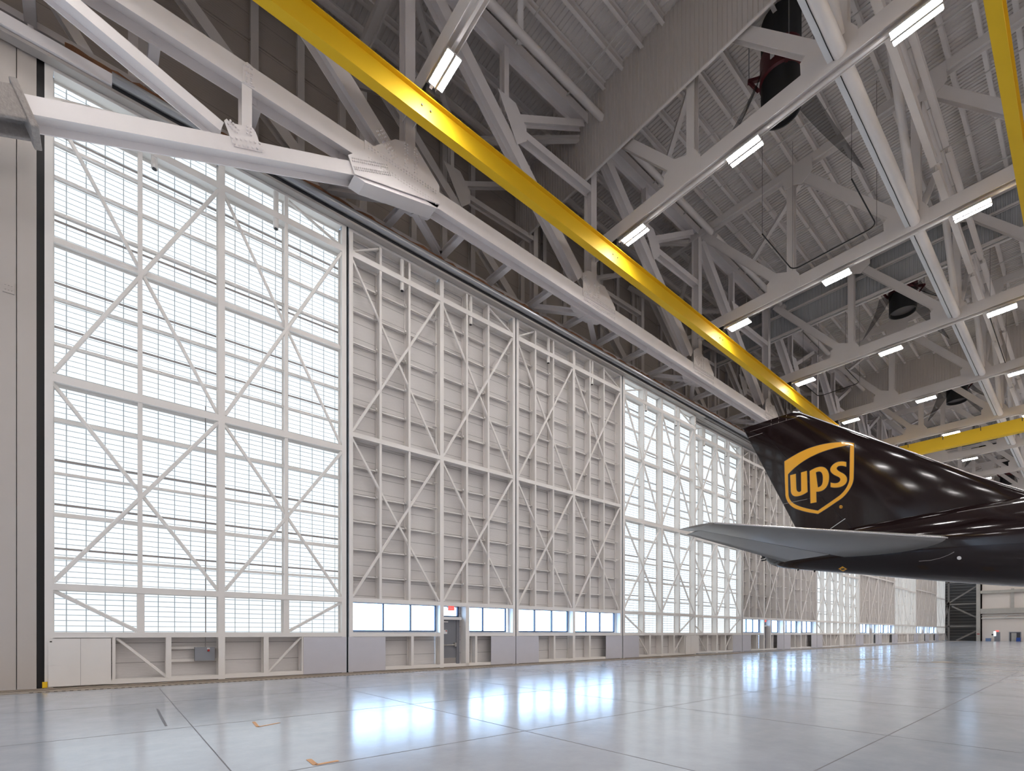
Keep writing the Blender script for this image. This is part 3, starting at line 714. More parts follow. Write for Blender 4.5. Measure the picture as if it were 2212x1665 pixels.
# ------------------------------------------------------------------ draft curtains
def curtain(xc, m, girts, label):
    t = empty('draft_curtain', (xc, 0, 24.95))
    pr = corrug(-45, YU - 0.3, 0.2, 0.035); n = len(pr)
    mb = MB(); vs = [(z, y, 0.0) for y, z in pr] + [(z, y, 3.9) for y, z in pr]
    vs2 = [(z + 0.02, y, 0.0) for y, z in pr] + [(z + 0.02, y, 3.9) for y, z in pr]
    mb.add(vs, [(i, i + 1, n + i + 1, n + i) for i in range(n - 1)]); mb.add(vs2, [(i, i + 1, n + i + 1, n + i) for i in range(n - 1)])
    mb.build('corrugated_sheet', m, t)
    MB().box(-0.03, 0.08, -45, YU - 0.3, -0.06, 0.0).build('bottom_trim', 'roof_steel', t)
    if girts:
        for z in (0.12, 1.75, 3.0): MB().ibeam((-0.13, -45, z), (-0.13, YU - 0.3, z), 0.2, 0.14, (1, 0, 0)).build('curtain_girt', 'roof_steel', t)
    tag(t, label, 'draft curtain', 'draft curtains')
curtain(TX[1] - 0.45, 'curtain', False, 'wide smooth taupe draft curtain hanging under the roof nearest the camera')
curtain(TX[3] + 0.5, 'curtain_blue', True, 'blue-grey ribbed draft curtain with rails behind the third light row')
curtain(TX[5] - 0.45, 'curtain', False, 'smooth taupe draft curtain behind the fourth light row')
curtain(TX[7] + 0.5, 'curtain_blue', True, 'distant ribbed draft curtain with rails above the yellow bridge girder')

# ------------------------------------------------------------------ ceiling lights
fx = empty('ceiling_light')
MB().box(-0.27, 0.27, -0.62, 0.62, 0.0, 0.06).build('housing', 'white_plastic', fx)
MB().box(-0.04, 0.04, -0.63, 0.63, -0.05, -0.0005).build('centre_strip', 'seam', fx)
for sx in (-0.15, 0.15):
    MB().box(sx - 0.105, sx + 0.105, -0.6, 0.6, -0.03, -0.001).build('light_tube', 'tube_light', fx)
MB().tube((0, -0.5, 0.06), (0, -0.5, 0.24), 0.015, 6).tube((0, 0.5, 0.06), (0, 0.5, 0.24), 0.015, 6).build('hanger', 'galv', fx)
fkids = {fx.name: [c for c in bpy.data.objects if c.parent == fx]}
LYS = [14.1, 8.9, 3.6] + [-1.7 - 5.3 * q for q in range(9)]
LZ = 20.56
used = False
for k in range(-1, 12):
    for j, y in enumerate(LYS):
        if j > 2 and k > 10: continue
        o = fx if not used else copy_tree(fx, fkids); used = True
        o.location = (8.7 + 10.6 * k, y, LZ)
        if j < 3 and k >= 0: tag(o, 'bright twin-tube light on the %s truss, %s' % ('nearest' if k == 0 else ORD[k], ('end by the doors', 'middle of the row', 'far right of the row')[j]), 'ceiling light', 'ceiling lights under the trusses')
        else: tag(o, 'twin-tube ceiling light on a truss above and behind the camera', 'ceiling light', 'ceiling lights behind the camera')

# ------------------------------------------------------------------ overhead crane
def runway(y, label):
    t = empty('crane_runway', (0, y, 20.1))
    MB().ibeam((-6, 0, 0), (131, 0, 0), 0.92, 0.34, (0, 0, 1), 0.045, 0.05).build('beam', 'crane_yellow', t)
    MB().box(-6, 131, -0.09, 0.09, 0.465, 0.53).build('top_rail', 'crane_yellow', t)
    for k in range(12):
        MB().box(TX[k] - 0.18, TX[k] + 0.18, -0.2, 0.2, 0.531, 0.80).build('hanger_bracket', 'black_metal', t)
        MB().tube((TX[k] - 0.25, -0.06, 0.1), (TX[k] - 0.25, -0.03, 0.1), 0.035, 8).tube((TX[k] + 0.1, -0.06, 0.1), (TX[k] + 0.1, -0.03, 0.1), 0.035, 8).build('splice_bolt', 'black_metal', t)
    tag(t, label, 'crane beam')
runway(15.26, 'long yellow crane runway beam crossing diagonally in front of the white truss')
runway(1.92, 'yellow crane runway beam at the top right corner')
t = empty('crane_bridge', (58.8, 0, 19.0)); tag(t, 'yellow crane bridge girder spanning between runways, above the aircraft fin', 'crane bridge')
MB().box(-0.3, 0.3, -12, 15.5, -0.6, 0.5).build('girder', 'crane_yellow', t)
for y in (14, 11.5, 9, 6.5, 4): MB().box(-0.34, -0.30, y - 0.02, y + 0.02, 0.2, 0.62).build('clip', 'black_metal', t)
for y in (15.26, 1.92): MB().box(-1.0, 1.0, y - 0.3, y + 0.3, 0.3, 0.635).build('end_truck', 'crane_yellow', t)

# ------------------------------------------------------------------ foam generator fans with nets
def lathe(mb, prof, n=28, cx=0, cy=0):
    vs = []; fs = []
    for r, z in prof:
        for i in range(n): vs.append((cx + r * math.cos(2*math.pi*i/n), cy + r * math.sin(2*math.pi*i/n), z))
    for j in range(len(prof) - 1):
        for i in range(n): fs.append((j*n+i, j*n+(i+1) % n, (j+1)*n+(i+1) % n, (j+1)*n+i))
    mb.add(vs, fs); return mb
fan = empty('duct_fan', (23, 9, 25))
pr = [(0.78, 3.85)]
z = 3.8
while z > 2.35: pr += [(0.80, z), (0.74, z - 0.05)]; z -= 0.1
pr += [(0.7, 2.3)]
lathe(MB(), pr).build('flexible_duct', 'fan_black', fan, smooth=False)
bd = lathe(MB(), [(0.2, 2.32), (0.84, 2.3), (0.84, 1.3), (0.87, 1.25), (0.87, 1.18), (0.80, 1.1)]).build('red_body', 'red_paint', fan, smooth=True)
MB().box(-0.93, -0.885, -0.08, 0.08, 1.5, 2.0).build('rating_plate', 'white_plastic', bd)
lathe(MB(), [(0.80, 1.14), (0.80, -0.25), (0.74, -0.25), (0.74, 1.0)]).build('outlet_ring', 'fan_black', fan, smooth=True)
lathe(MB(), [(0.01, 0.0), (0.74, 0.0)]).build('outlet_screen', 'fan_inside', fan)
for a in range(4):
    c_, s_ = math.cos(a * math.pi/2 + 0.6), math.sin(a * math.pi/2 + 0.6)
    MB().bar((0.85 * c_, 0.85 * s_, 1.5), (1.35 * c_, 1.35 * s_, 1.5), 0.14, 0.14).bar((1.3 * c_, 1.3 * s_, 1.5), (0.9 * c_, 0.9 * s_, 0.95), 0.1, 0.1).build('bracket', 'red_paint', fan)
    MB().tube((1.3 * c_, 1.3 * s_, 1.5), (1.3 * c_, 1.3 * s_, 3.85), 0.02, 6).build('hanger_rod', 'galv', fan)
net0 = empty('fan_net', (23, 9, 25))
cor = [(-2.1, 1.9, -2.2), (5.2, -1.8, -1.0), (-2.2, -3.0, -1.8), (4.6, 3.0, -1.8)]
def netpatch(c, wid):
    mb = MB(); n = 10; c = V(c); h = V((c.x, c.y, 0)).normalized(); s_ = V((-h.y, h.x, 0))
    top = h * 1.0 + V((0, 0, 1.4)); vs = []
    for i in range(n + 1):
        t_ = i / n; ctr = top.lerp(c, t_); ctr.z = top.z + (c.z - top.z) * (t_ ** 0.75); w_ = wid * (1 - t_) ** 0.7
        for q in range(-3, 4): vs.append(ctr + s_ * (w_ * q / 3) + V((0, 0, -0.25 * (1 - (q / 3) ** 2) * (1 - t_))))
    fs = [(i*7+q, i*7+q+1, (i+1)*7+q+1, (i+1)*7+q) for i in range(n) for q in range(6)]
    mb.add(vs, fs); mb.build('net_wing', 'net', net0)
netpatch(cor[0], 0.95); netpatch(cor[1], 0.42); netpatch(cor[2], 0.42)
for k in range(5):
    o = fan if k == 0 else copy_tree(fan); q = net0 if k == 0 else copy_tree(net0)
    for e in (o, q): e.location = (23 + 21.2 * k, 9, 25)
    tag(o, 'red and black duct fan hanging under the roof, %s' % ('nearest the camera' if k == 0 else ORD[k] + ' from the camera'), 'fan', 'duct fans')
    tag(q, 'dark see-through netting draped from the %s red fan' % ('nearest' if k == 0 else ORD[k]), 'netting', 'fan nets')
def loop(x0, x1, y0, y1, z, label, open_=False):
    r = 0.35; pts = []
    for cx_, cy_, a0 in ((x1 - r, y1 - r, 0), (x0 + r, y1 - r, 90), (x0 + r, y0 + r, 180), (x1 - r, y0 + r, 270)):
        for s_ in range(5): a = math.radians(a0 + 22.5 * s_); pts.append(V((cx_ + r * math.cos(a), cy_ + r * math.sin(a), z)))
    pts = [V((x0, y0, z))] + pts[15:] + pts[:5] + [V((x0, y1, z))]
    t = empty('hose_loop', ((x0 + x1)/2, (y0 + y1)/2, z)); off = V(t.location)
    MB().path([p_ - off for p_ in pts], 0.028, 8).build('hose', 'black_rubber', t)
    mb = MB()
    for cx_, cy_ in ((x0, y0), (x1, y0), (x0, y1), (x1, y1)): mb.tube(V((cx_, cy_, z)) - off, V((cx_, cy_, 28.6)) - off, 0.008, 5)
    mb.build('hanging_wire', 'black_metal', t)
    tag(t, label, 'hose')
loop(25.1, 28.9, 6.9, 10.7, 21.5, 'black rectangular hose loop hung between the second and third light rows')
loop(43, 51.5, 0.8, 4.35, 21.5, 'black rectangular hose loop near the right edge beyond the third truss')
loop(42.6, 46, 12.1, 15.0, 21.5, 'black rectangular hose loop behind the yellow runway beam')

# ------------------------------------------------------------------ end wall
ew = MB().box(XE, XE + 0.3, YS, 14.9, 0, ZD).box(XE, XE + 0.3, 14.9, YU, 17.9, ZD).build('wall_east', 'end_white'); tag(ew, 'pale end wall of the hangar beyond the aircraft', kind='structure')
def ex(u, v): q = onX(u, v - 2, XE); return q
col = MB().box(XE - 0.5, XE, 14.93, 15.5, 0, 18).build('wall_column_east', 'grey_band'); tag(col, 'pale grey column between end wall and dark door pocket', kind='structure')
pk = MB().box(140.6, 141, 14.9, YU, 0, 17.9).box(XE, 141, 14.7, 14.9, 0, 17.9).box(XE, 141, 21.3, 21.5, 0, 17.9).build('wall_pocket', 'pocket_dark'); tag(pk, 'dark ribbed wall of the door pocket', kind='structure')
pf = MB()
z = 0.8
while z < 17: pf.box(140.5, 140.6, 15, 21.2, z, z + 0.12); z += 0.62
pf.build('ribbed_cladding', 'pocket_steel', pk)
def pb(p0, p1, w=0.3): return MB().bar(p0, p1, w, w, (1, 0, 0))
t = empty('pocket_bracing', (136, 17, 0)); tag(t, 'dark steel bracing frame standing in the door pocket', 'bracing')
for a, b_ in (((0, -1.5, 3.0), (0, 4.2, 3.0)), ((0, -1.5, 7.6), (0, 4.2, 7.6)), ((0, -1.5, 12.2), (0, 4.2, 12.2)), ((0, 3.0, 0), (0, 3.0, 17.5)), ((0, 3.4, 7.6), (0, -1.5, 11.3)), ((0, 2.5, 7.2), (0, -1.5, 4.6)), ((0, 1.8, 0.05), (0, -1.5, 2.2)), ((0, 3.0, 7.4), (0, 4.1, 3.0)), ((0, 4.1, 2.9), (0, 3.2, 0.05))):
    pb(a, b_).build('steel_member', 'pocket_steel', t)
def band(name, m, u0, v0, u1, v1, d, label, cat):
    p0, p1 = ex(u0, v0), ex(u1, v1)
    o = MB().box(XE - d, XE - 0.001, min(p0.y, p1.y), max(p0.y, p1.y), min(p0.z, p1.z), max(p0.z, p1.z)).build(name, m); tag(o, label, cat); return o
o = MB().box(XE - 0.6, XE, -30, 14.9, ex(2150, 1283).z, ex(2150, 1277).z).build('wall_beam', 'grey_band'); tag(o, 'upper grey beam along the end wall', kind='structure')
o = MB().box(XE - 0.6, XE, -30, 14.9, ex(2150, 1327).z, ex(2150, 1316).z).build('wall_beam_lower', 'grey_band'); tag(o, 'lower grey beam along the end wall', kind='structure')
mb = MB(); z1 = ex(2150, 1331).z; z2 = ex(2150, 1337).z
mb.tube((XE - 0.2, -20, z1), (XE - 0.2, 14.8, z1), 0.07, 8).tube((XE - 0.3, 6.5, z2), (XE - 0.3, 14.8, z2), 0.12, 8)
mb.path([(XE - 0.3, 11.5, z2 + 0.1), (XE - 0.3, 11.0, z2 + 0.6), (XE - 0.3, 9.5, z2 + 0.6)], 0.1, 8)
tag(mb.build('wall_pipes', 'pipe_white'), 'white pipes running along the end wall below the grey beam', 'pipe')
band('cable_tray', 'grey_band', 2184, 1273, 2191, 1316, 0.3, 'vertical grey cable tray on the end wall', 'cable tray')
p0, p1 = ex(2147.7, 1367), ex(2160.7, 1387); dr = empty('door_17', (XE, (p0.y + p1.y)/2, 0)); tag(dr, 'grey door with a lit window pane in the end wall', kind='structure')
hw = abs(p0.y - p1.y) / 2
MB().box(-0.06, -0.001, -hw, hw, 0, p0.z).build('door_frame', 'box_grey', dr)
lf = MB().box(-0.1, -0.061, -hw + 0.1, hw - 0.1, 0.02, p0.z - 0.08).build('door_leaf', 'door_grey', dr)
emis('door_light', (0.8, 0.95, 1.0), 1.3)
MB().box(-0.11, -0.101, 0.15, 0.5, 1.0, 1.9).build('lit_pane', 'door_light', lf)
exit_sign(XE - 0.07, (p0.y + p1.y)/2, p0.z + 0.2, 0.45, 'tiny red EXIT sign above the grey door in the end wall', 'X')
p0, p1 = ex(2179.6, 1366.5), ex(2206, 1387); op = empty('door_18', (XE, (p0.y + p1.y)/2, 0)); tag(op, 'open doorway in the end wall, a dark sheet painting the unlit room', kind='structure')
hw = abs(p0.y - p1.y) / 2; hz = p0.z
MB().box(-0.08, -0.001, -hw, -hw + 0.12, 0, hz).box(-0.08, -0.001, hw - 0.12, hw, 0, hz).box(-0.08, -0.001, -hw, hw, hz - 0.12, hz).build('door_frame', 'box_grey', op)
MB().box(-0.03, -0.002, -hw + 0.12, hw - 0.12, 0, hz - 0.12).build('doorway', 'room_dark', op)  # flat dark sheet painting the darkness of the room behind
MB().box(-0.06, -0.03, -0.2, 0.5, 0.0, hz - 0.2).build('inner_leaf', 'grey_band', op)
def bin_(u0, u1, v0, m, d, label, name='storage_bin'):
    p0, p1 = ex(u0, v0), ex(u1, v0); w_ = abs(p0.y - p1.y); h_ = p0.z
    t = empty(name, (XE - 0.75, (p0.y + p1.y)/2, 0))
    MB().plate([(-0.4, -w_/2 * .9, 0.01), (0.4, -w_/2 * .9, 0.01), (0.45, -w_/2, h_ * .88), (-0.45, -w_/2, h_ * .88)], (0, w_, 0)).build('body', m, t)
    MB().box(-0.5, 0.5, -w_/2 - 0.03, w_/2 + 0.03, h_ * .88, h_).build('lid', m, t)
    tag(t, label, 'bin')
bin_(2196.8, 2206, 1379, 'blue_plastic', 0.5, 'deep blue plastic bin in front of the open doorway')
bin_(2131, 2141.8, 1380, 'blue_pale', 0.5, 'pale blue stacked crates on the floor beside the end wall column', 'storage_crate')
band('wall_switch', 'black_metal', 2142, 1371, 2146, 1374, 0.05, 'small black sign on the wall left of the grey door', 'sign')
tag(MB().box(XE - 0.55, XE - 0.501, 15.0, 15.4, ex(2114, 1372).z, ex(2114, 1371).z + 0.05).build('column_sign', 'knob_red'), 'small red sign on the pale column at the far end', 'sign')

# ------------------------------------------------------------------ aircraft
XA = 36.0
ac = empty('aircraft', (XA, 0, 0)); tag(ac, 'dark brown cargo jet tail with gold shield logo, parked nose away from the doors', 'aircraft')
def interp(tab, x):
    for (a, fa), (b_, fb) in zip(tab[:-1], tab[1:]):
        if a <= x <= b_: return fa + (fb - fa) * (x - a) / (b_ - a)
    return tab[0][1] if x < tab[0][0] else tab[-1][1]
zb = [(-21.5, 4.0), (-20, 3.2), (-16, 2.7), (-8, 2.65), (-4, 2.95), (0, 3.5), (2.4, 3.87), (4.34, 4.2), (7.33, 4.76), (10.64, 5.41), (13.4, 5.92), (14.2, 6.12), (14.7, 6.36), (15.0, 6.62), (15.12, 6.85)]
zt = [(-21.5, 7.6), (-20, 8.3), (-16, 8.75), (-8, 8.75), (0, 8.55), (5, 8.40), (10, 8.15), (13, 7.85), (14.2, 7.6), (15.0, 7.3), (15.12, 7.15)]
stY = [-21.5, -21, -20, -18, -15, -12, -9, -6, -3, 0, 1.5, 3, 4.5, 6, 7.5, 9, 10.5, 12, 13, 13.8, 14.3, 14.7, 14.9, 15.05, 15.12]
n = 48; vs = []; fs = []
def ringpt(y, a):
    b0, t0 = interp(zb, y), interp(zt, y); r = (t0 - b0) / 2; return V((math.cos(a) * r * 0.97, y, (t0 + b0) / 2 + math.sin(a) * r))
for y in stY:
    for i in range(n): vs.append(ringpt(y, 2*math.pi*i/n))
for j in range(len(stY) - 1):
    for i in range(n): fs.append((j*n+i, j*n+(i+1) % n, (j+1)*n+(i+1) % n, (j+1)*n+i))
fs += [tuple(range(n)), tuple(range((len(stY)-1)*n, len(stY)*n))]
mb = MB(); mb.add(vs, fs); fu = mb.build('fuselage', 'brown_paint', ac, smooth=True)
# tail cone fittings
mb = MB()
for dz, dy in ((0.15, 0.12), (-0.02, 0.2), (-0.2, 0.14), (0.05, 0.05)): mb.tube((-0.15 + dy, 15.05, 6.95 + dz), (-0.15 + dy, 15.25 + dy, 6.93 + dz), 0.05, 8)
mb.build('tail_fitting', 'black_metal', ac)
mb = MB(); 
for y in (12.9, 11.9): mb.plate([(-0.01, y, interp(zb, y) + 0.02), (-0.01, y + 0.16, interp(zb, y + 0.16) + 0.02), (-0.01, y + 0.12, interp(zb, y) - 0.1)], (0.02, 0, 0))
mb.build('blade_antenna', 'black_metal', ac)
# fin
LE = [(7.6, 0.6), (8.3, 1.55), (8.8, 2.4), (10.12, 4.34), (11.6, 6.28), (16.5, 12.9), (16.66, 13.35)]
TE = [(7.6, 12.65), (8.64, 13.1), (16.5, 16.64), (16.66, 16.7)]
def naca(c): c = min(max(c, 0), 1); return (0.2969 * math.sqrt(c) - 0.126 * c - 0.3516 * c*c + 0.2843 * c**3 - 0.1036 * c**4) / 0.2
def fin_h(y, z):
    a, b_ = interp(LE, z), interp(TE, z); c = (y - a) / (b_ - a)
    T = interp([(7.6, 0.42), (9, 0.40), (12, 0.32), (16.5, 0.17), (16.66, 0.02)], z)
    return T * naca(c) * 1.0 + 0.012
def fin_patch(name, m, c0, c1, z0, z1, nc, nz, off=0.0):
    mb = MB()
    for sg in (-1, 1):
        vs = []; fs = []
        for j in range(nz + 1):
            z = z0 + (z1 - z0) * j / nz; a, b_ = interp(LE, z), interp(TE, z)
            for i in range(nc + 1):
                t_ = i / nc
                if c0 == 0: t_ = t_ ** 1.6
                y = a + (b_ - a) * (c0 + (c1 - c0) * t_); vs.append((sg * (fin_h(y, z) + off if (c0 + (c1-c0)*t_) > 0 else 0), y, z))
        for j in range(nz):
            for i in range(nc): fs.append((j*(nc+1)+i, j*(nc+1)+i+1, (j+1)*(nc+1)+i+1, (j+1)*(nc+1)+i))
        mb.add(vs, fs)
    # cap the open ends between the two sides
    o = mb.build(name, m, ac, smooth=True)
    bm = bmesh.new(); bm.from_mesh(o.data); bmesh.ops.remove_doubles(bm, verts=bm.verts, dist=0.0005)
    N1 = (nc + 1) * (nz + 1)
    bmesh.ops.recalc_face_normals(bm, faces=bm.faces); bm.to_mesh(o.data); bm.free()
    return o
HC = 0.735
fin_patch('vertical_fin', 'brown_paint', 0.0, HC, 7.7, 16.66, 24, 40)
fin_patch('upper_rudder', 'brown_paint', HC + 0.004, 1.0, 10.52, 15.85, 8, 20)
fin_patch('lower_rudder', 'brown_paint', HC + 0.004, 1.0, 7.8, 10.48, 8, 10)
fin_patch('fin_tip', 'brown_paint', HC, 1.0, 15.88, 16.66, 8, 4)
# core closes the gaps around the rudders
fin_patch('rudder_spar', 'black_metal', HC - 0.01, 0.995, 7.7, 16.64, 6, 30, -0.03)
mb = MB(); pts = [(0, interp(LE, z), z) for z in [7.9 + 8.6 * i / 40 for i in range(41)]] + [(0, 13.3, 16.66)]
mb2 = MB()
for a, b_ in zip(pts[:-1], pts[1:]): mb2.tube(a, b_, 0.045, 8)
mb2.build('fin_leading_edge', 'bright_metal', ac, smooth=True)
mb2 = MB(); mb2.path([(-(fin_h(y, 16.2) + 0.006), y, 16.2 + (y - 13) * 0.015) for y in (13.0, 14, 15, 16.2)], 0.008, 5)
mb2.path([(-(fin_h(y, 15.86) + 0.006), y, 15.86) for y in (15.3, 15.8, 16.3)], 0.016, 5)
mb2.path([(-(fin_h(y, 10.5) + 0.006), y, 10.5) for y in (12.4, 13.2, 14.0)], 0.014, 5)
for y in (14.2, 14.7, 13.7): mb2.path([(-(fin_h(y, 16.2) + 0.006), y, 16.2), (-(fin_h(y, 16.6) + 0.006), y, 16.6)], 0.014, 5)
mb2.build('fin_seams', 'seam', ac)
# markings: outlines traced on the fin side
def finpt(u, v):
    X = XA - 0.2
    for _ in range(6):
        q = onX(u, v, X); X = XA - fin_h(q.y, q.z)
    return q
def lg(x, y): return (1680 + x / 9.25, 940 + y / 9.25)
def bez(p0, p1, p2, p3, n=10):
    out = []
    for i in range(n):
        t_ = i / n; a = (1-t_)**3; b_ = 3*(1-t_)**2*t_; c = 3*(1-t_)*t_*t_; d_ = t_**3
        out.append((a*p0[0]+b_*p1[0]+c*p2[0]+d_*p3[0], a*p0[1]+b_*p1[1]+c*p2[1]+d_*p3[1]))
    return out
def decal(name, loops, m, lift):
    cu = bpy.data.curves.new(name, 'CURVE'); cu.dimensions = '2D'; cu.fill_mode = 'BOTH'
    for lp in loops:
        sp = cu.splines.new('POLY'); sp.points.add(len(lp) - 1)
        for i, (a, b_) in enumerate(lp): sp.points[i].co = (a / 100, -b_ / 100, 0, 1)
        sp.use_cyclic_u = True
    tmp = bpy.data.objects.new(name, cu); C.objects.link(tmp)
    me = bpy.data.meshes.new_from_object(tmp.evaluated_get(bpy.context.evaluated_depsgraph_get())); bpy.data.objects.remove(tmp)
    bm = bmesh.new(); bm.from_mesh(me)
    for _ in range(5):
        es = [e for e in bm.edges if e.calc_length() > 0.6]
        if not es: break
        bmesh.ops.subdivide_edges(bm, edges=es, cuts=1); bmesh.ops.triangulate(bm, faces=bm.faces)
    for v in bm.verts:
        u_, v_ = lg(v.co.x * 100, -v.co.y * 100); q = finpt(u_, v_)
        v.co = V((-(fin_h(q.y, q.z) + lift), q.y, q.z))
    bmesh.ops.recalc_face_normals(bm, faces=bm.faces)
    for f in bm.faces:
        if f.normal.x > 0: f.normal_flip()
    bm.to_mesh(me); bm.free(); me.materials.clear(); me.materials.append(M[m])
    o = bpy.data.objects.new(name, me); C.objects.link(o); o.parent = ac; return o
outer = bez((135, 522), (360, 385), (700, 140), (1330, 138), 24) + bez((1330, 138), (1400, 138), (1460, 148), (1527, 158), 4) + [(1527, 158)] + \
    bez((1524, 400), (1524, 560), (1520, 700), (1516, 860), 6) + bez((1516, 860), (1508, 1010), (1370, 1200), (1240, 1285), 16) + bez((1240, 1285), (1100, 1380), (960, 1480), (806, 1570), 6) + \
    [(806, 1570)] + bez((700, 1553), (600, 1540), (470, 1505), (370, 1470), 8) + bez((370, 1470), (230, 1410), (150, 1290), (155, 1150), 12) + bez((155, 1150), (145, 960), (138, 740), (135, 522), 6)
inner = bez((205, 780), (420, 540), (800, 280), (1448, 195), 24) + [(1448, 195)] + bez((1444, 400), (1442, 600), (1440, 720), (1436, 860), 6) + \
    bez((1436, 860), (1430, 1000), (1320, 1150), (1200, 1232), 14) + bez((1200, 1232), (1080, 1320), (940, 1410), (803, 1507), 6) + [(803, 1507)] + \
    bez((700, 1487), (580, 1465), (480, 1440), (400, 1405), 8) + bez((400, 1405), (260, 1350), (212, 1260), (215, 1150), 12) + bez((215, 1150), (208, 1020), (206, 900), (205, 780), 6)
U = [(250, 798), (362, 770), (372, 1060)] + bez((372, 1060), (378, 1160), (470, 1150), (478, 1085), 8) + [(466, 745), (583, 710), (597, 1130)] + \
    bez((597, 1130), (520, 1185), (440, 1218), (370, 1220), 8) + bez((370, 1220), (300, 1222), (262, 1170), (262, 1090), 8)
Pp = [(640, 715)] + bez((640, 715), (720, 665), (800, 628), (870, 630), 8) + bez((870, 630), (980, 632), (1028, 730), (1026, 840), 10) + bez((1026, 840), (1024, 1010), (940, 1130), (770, 1128), 12) + \
    [(770, 1128), (775, 1338), (657, 1360)]
Ph = [(762, 740)] + bez((762, 740), (880, 680), (905, 780), (905, 860), 10) + bez((905, 860), (905, 960), (890, 1045), (768, 1042), 10)
Ss = [(1370, 535), (1370, 628)] + bez((1370, 628), (1260, 590), (1190, 610), (1178, 655), 8) + bez((1178, 655), (1170, 700), (1250, 735), (1300, 760), 8) + \
    bez((1300, 760), (1370, 800), (1392, 850), (1384, 905), 8) + bez((1384, 905), (1370, 1000), (1240, 1070), (1058, 1035), 12) + [(1058, 1035), (1058, 945)] + \
    bez((1058, 945), (1180, 985), (1255, 940), (1255, 880), 8) + bez((1255, 880), (1250, 820), (1150, 820), (1090, 760), 8) + bez((1090, 760), (1040, 720), (1040, 660), (1085, 610), 8) + bez((1085, 610), (1150, 530), (1260, 510), (1370, 535), 8)
def grow(lp, d_):
    n = len(lp); out = []
    ar = sum(lp[i][0]*lp[(i+1) % n][1] - lp[(i+1) % n][0]*lp[i][1] for i in range(n)); sg = 1 if ar > 0 else -1
    for i in range(n):
        a, b_, c = V(lp[i-1]), V(lp[i]), V(lp[(i+1) % n]); t_ = (c - a)
        if t_.length < 1e-6: out.append(lp[i]); continue
        t_.normalize(); out.append((b_.x + sg * t_.y * d_, b_.y - sg * t_.x * d_))
    return out
decal('logo_outline', [grow(outer, 12), grow(inner, -11)], 'logo_line', 0.005)
decal('logo_shield', [outer, inner], 'logo_gold', 0.009)
for nm, lps in (('letter_u', [U]), ('letter_p', [Pp, Ph]), ('letter_s', [Ss])):
    decal('logo_' + nm, lps, 'logo_gold', 0.009)
    decal('logo_' + nm + '_outline', [grow(lps[0], 11)] + [grow(q, -11) for q in lps[1:]], 'logo_line', 0.005)
circ = lambda r, k: [(1263 + r * math.cos(2*math.pi*i/k), 1430 + r * math.sin(2*math.pi*i/k)) for i in range(k)]
decal('registered_mark', [circ(33, 20), circ(25, 20)], 'logo_gold', 0.009)
decal('registered_letter', [[(1252, 1448), (1252, 1412), (1268, 1412), (1276, 1420), (1268, 1432), (1278, 1448), (1268, 1448), (1260, 1434), (1260, 1448)]], 'logo_gold', 0.009)
# horizontal stabilisers
def stab(sg):
    root = dict(x=1.2, y0=4.28, y1=12.25, z=6.45, t=0.86); tip = dict(x=9.9, y0=13.75, y1=15.95, z=7.72, t=0.15)
    kk = 26; nm = 'horizontal_stabiliser'
    def sec(s_):
        x = root['x'] + (tip['x'] - root['x']) * s_; y0 = root['y0'] + (tip['y0'] - root['y0']) * s_; y1 = root['y1'] + (tip['y1'] - root['y1']) * s_
        z = root['z'] + (tip['z'] - root['z']) * s_; t_ = root['t'] + (tip['t'] - root['t']) * s_
        return x, y0, y1, z, t_
    def surf(name, c0, c1, s0, s1, m, droop=0.0, ns=18, ncc=14):
        mb = MB(); vs = []; fs = []
        for j in range(ns + 1):
            s_ = s0 + (s1 - s0) * j / ns; x, y0, y1, z, t_ = sec(s_)
            ringp = []
            for i in range(ncc + 1): ringp.append((c0 + (c1 - c0) * (i / ncc) ** (1.7 if c0 == 0 else 1), 1))
            for i in range(ncc, -1, -1): ringp.append((c0 + (c1 - c0) * (i / ncc) ** (1.7 if c0 == 0 else 1), -1))
            for c, sd in ringp:
                ch = y1 - y0; yy = y0 + ch * c; h_ = naca(c) * t_ * (0.85 if sd > 0 else 1.05)
                zz = z + sd * h_
                if droop and c > c0: zz -= (c - c0) * ch * droop
                vs.append((sg * x, yy, zz))
        m_ = 2 * (ncc + 1)
        for j in range(ns):
            for i in range(m_): fs.append((j*m_+i, j*m_+(i+1) % m_, (j+1)*m_+(i+1) % m_, (j+1)*m_+i))
        fs += [tuple(range(m_)), tuple(range(ns*m_, (ns+1)*m_))]
        mb.add(vs, fs); return mb.build(name, m, ac, smooth=True)
    st_ = surf(nm, 0.0, 0.70, 0, 1.0, 'wing_grey')
    surf('stabiliser_tip', 0.70, 1.0, 0.93, 1.0, 'wing_light')
    surf('elevator', 0.715, 1.06, 0.10, 0.925, 'wing_light', 0.16)
    mb = MB(); pts = []
    for j in range(20):
        x, y0, y1, z, t_ = sec(j / 19); pts.append((sg * x, y0 - 0.01, z))
    for a, b_ in zip(pts[:-1], pts[1:]): mb.tube(a, b_, 0.05, 8)
    mb.build('stabiliser_leading_edge', 'bright_metal', ac, smooth=True)
stab(-1); stab(1)
for sx in (-1.7, 1.7):
    MB().tube((sx, -15, 3.4), (sx, -15, 0.62), 0.16, 14).build('landing_gear_strut', 'wing_light', ac, smooth=True)
    mb = MB()
    for dx in (-0.45, 0.45):
        for dy in (-0.75, 0.75): mb.tube((sx + dx - 0.18, -15 + dy, 0.62), (sx + dx + 0.18, -15 + dy, 0.62), 0.6, 24)
    mb.tube((sx, -15.75, 0.62), (sx, -14.25, 0.62), 0.1, 10).tube((sx - 0.5, -15.75, 0.62), (sx + 0.5, -15.75, 0.62), 0.08, 10).tube((sx - 0.5, -14.25, 0.62), (sx + 0.5, -14.25, 0.62), 0.08, 10)
    mb.build('landing_gear_wheels', 'black_rubber', ac)
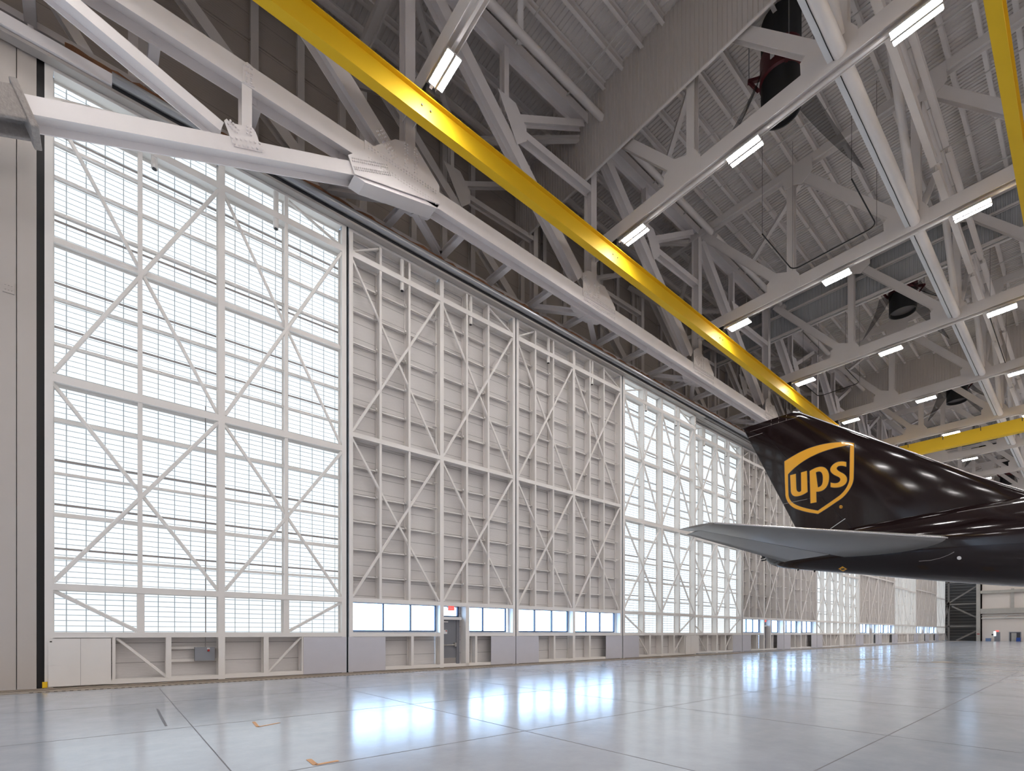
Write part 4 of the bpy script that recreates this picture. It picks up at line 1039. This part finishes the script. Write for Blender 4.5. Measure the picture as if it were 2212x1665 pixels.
# small marks on the fuselage side
def fus(u, v):
    # point of the fuselage skin seen through pixel (u, v)
    r = V(ray(u, v)); o_ = V((0, 0, H)); t_ = 20.0
    while t_ < 60:
        p_ = o_ + r * t_; y = p_.y
        if y < 15.1:
            b0, t0 = interp(zb, y), interp(zt, y); rr = (t0 - b0) / 2
            if ((p_.x - XA) / (rr * 0.97)) ** 2 + ((p_.z - (t0 + b0) / 2) / rr) ** 2 < 1: return p_ - V((XA, 0, 0)) - r * 0.012
        t_ += 0.01
    return None
def fdecal(name, pts, m):
    q = [fus(*p_) for p_ in pts]
    if any(a is None for a in q): return
    MB().plate(q, (-0.004 if m != 'black_metal' else -0.009, 0, 0)).build(name, m, ac)
fdecal('caution_diamond', [(1811, 1228.5), (1820, 1223), (1830, 1229), (1821, 1234)], 'logo_gold')
fdecal('caution_symbol', [(1816, 1228), (1824, 1227), (1825, 1230), (1818, 1231)], 'black_metal')
fdecal('outflow_port', [(2072 + 5 * math.cos(a * .52), 1205 + 4 * math.sin(a * .52)) for a in range(12)], 'white_plastic')
mb = MB(); pts = [fus(u, v) for u, v in ((1985, 1212), (2010, 1210), (2032, 1205), (2050, 1198), (2061, 1192))]
if all(pts): mb.path(pts, 0.012, 5).build('fairing_seam', 'seam', ac)
mb = MB(); pts = [fus(u, v) for u, v in ((1795, 1146), (1830, 1141), (1865, 1136), (1896, 1131.5))]
if all(pts): mb.path(pts, 0.028, 6).build('root_strip', 'white_plastic', ac)
q0, q1 = finpt(1794, 1142), finpt(1826, 1120)
MB().path([(-(fin_h(q.y, q.z) + 0.012), q.y, q.z) for q in [q0.lerp(q1, i / 6) for i in range(7)]], 0.02, 6).build('fin_strip', 'white_plastic', ac)
mb = MB(); pts = [fus(u, v) for u, v in ((2067, 1106.5), (2110, 1099), (2160, 1092), (2204, 1085.5))]
if all(pts): mb.path(pts, 0.014, 5).build('fillet_seam', 'seam', ac)

# ------------------------------------------------------------------ world and camera
wd = bpy.data.worlds.new('World'); bpy.context.scene.world = wd; wd.use_nodes = True
bg = wd.node_tree.nodes['Background']; bg.inputs[0].default_value = (0.50, 0.71, 1.0, 1); bg.inputs[1].default_value = 10.0
cam = bpy.data.cameras.new('camera'); co_ = bpy.data.objects.new('camera', cam); C.objects.link(co_)
cam.sensor_fit = 'HORIZONTAL'; cam.sensor_width = 36; cam.lens = F / 2212 * 36
cam.shift_x = 0.0; cam.shift_y = (HY - 832.5) / 2212
cam.clip_end = 1000; cam.clip_start = 0.05
co_.location = (0, 0, H); co_.rotation_euler = (math.radians(90), 0, math.atan2(si, co) - math.pi / 2)
bpy.context.scene.camera = co_
sc = bpy.context.scene
sc.view_settings.view_transform = 'Standard'; sc.view_settings.look = 'None'; sc.view_settings.exposure = 0.0; sc.view_settings.gamma = 1.0
sc.cycles.use_denoising = True; sc.cycles.sample_clamp_indirect = 6.0; sc.cycles.max_bounces = 8
sc.cycles.diffuse_bounces = 5; sc.cycles.glossy_bounces = 3; sc.cycles.transparent_max_bounces = 12
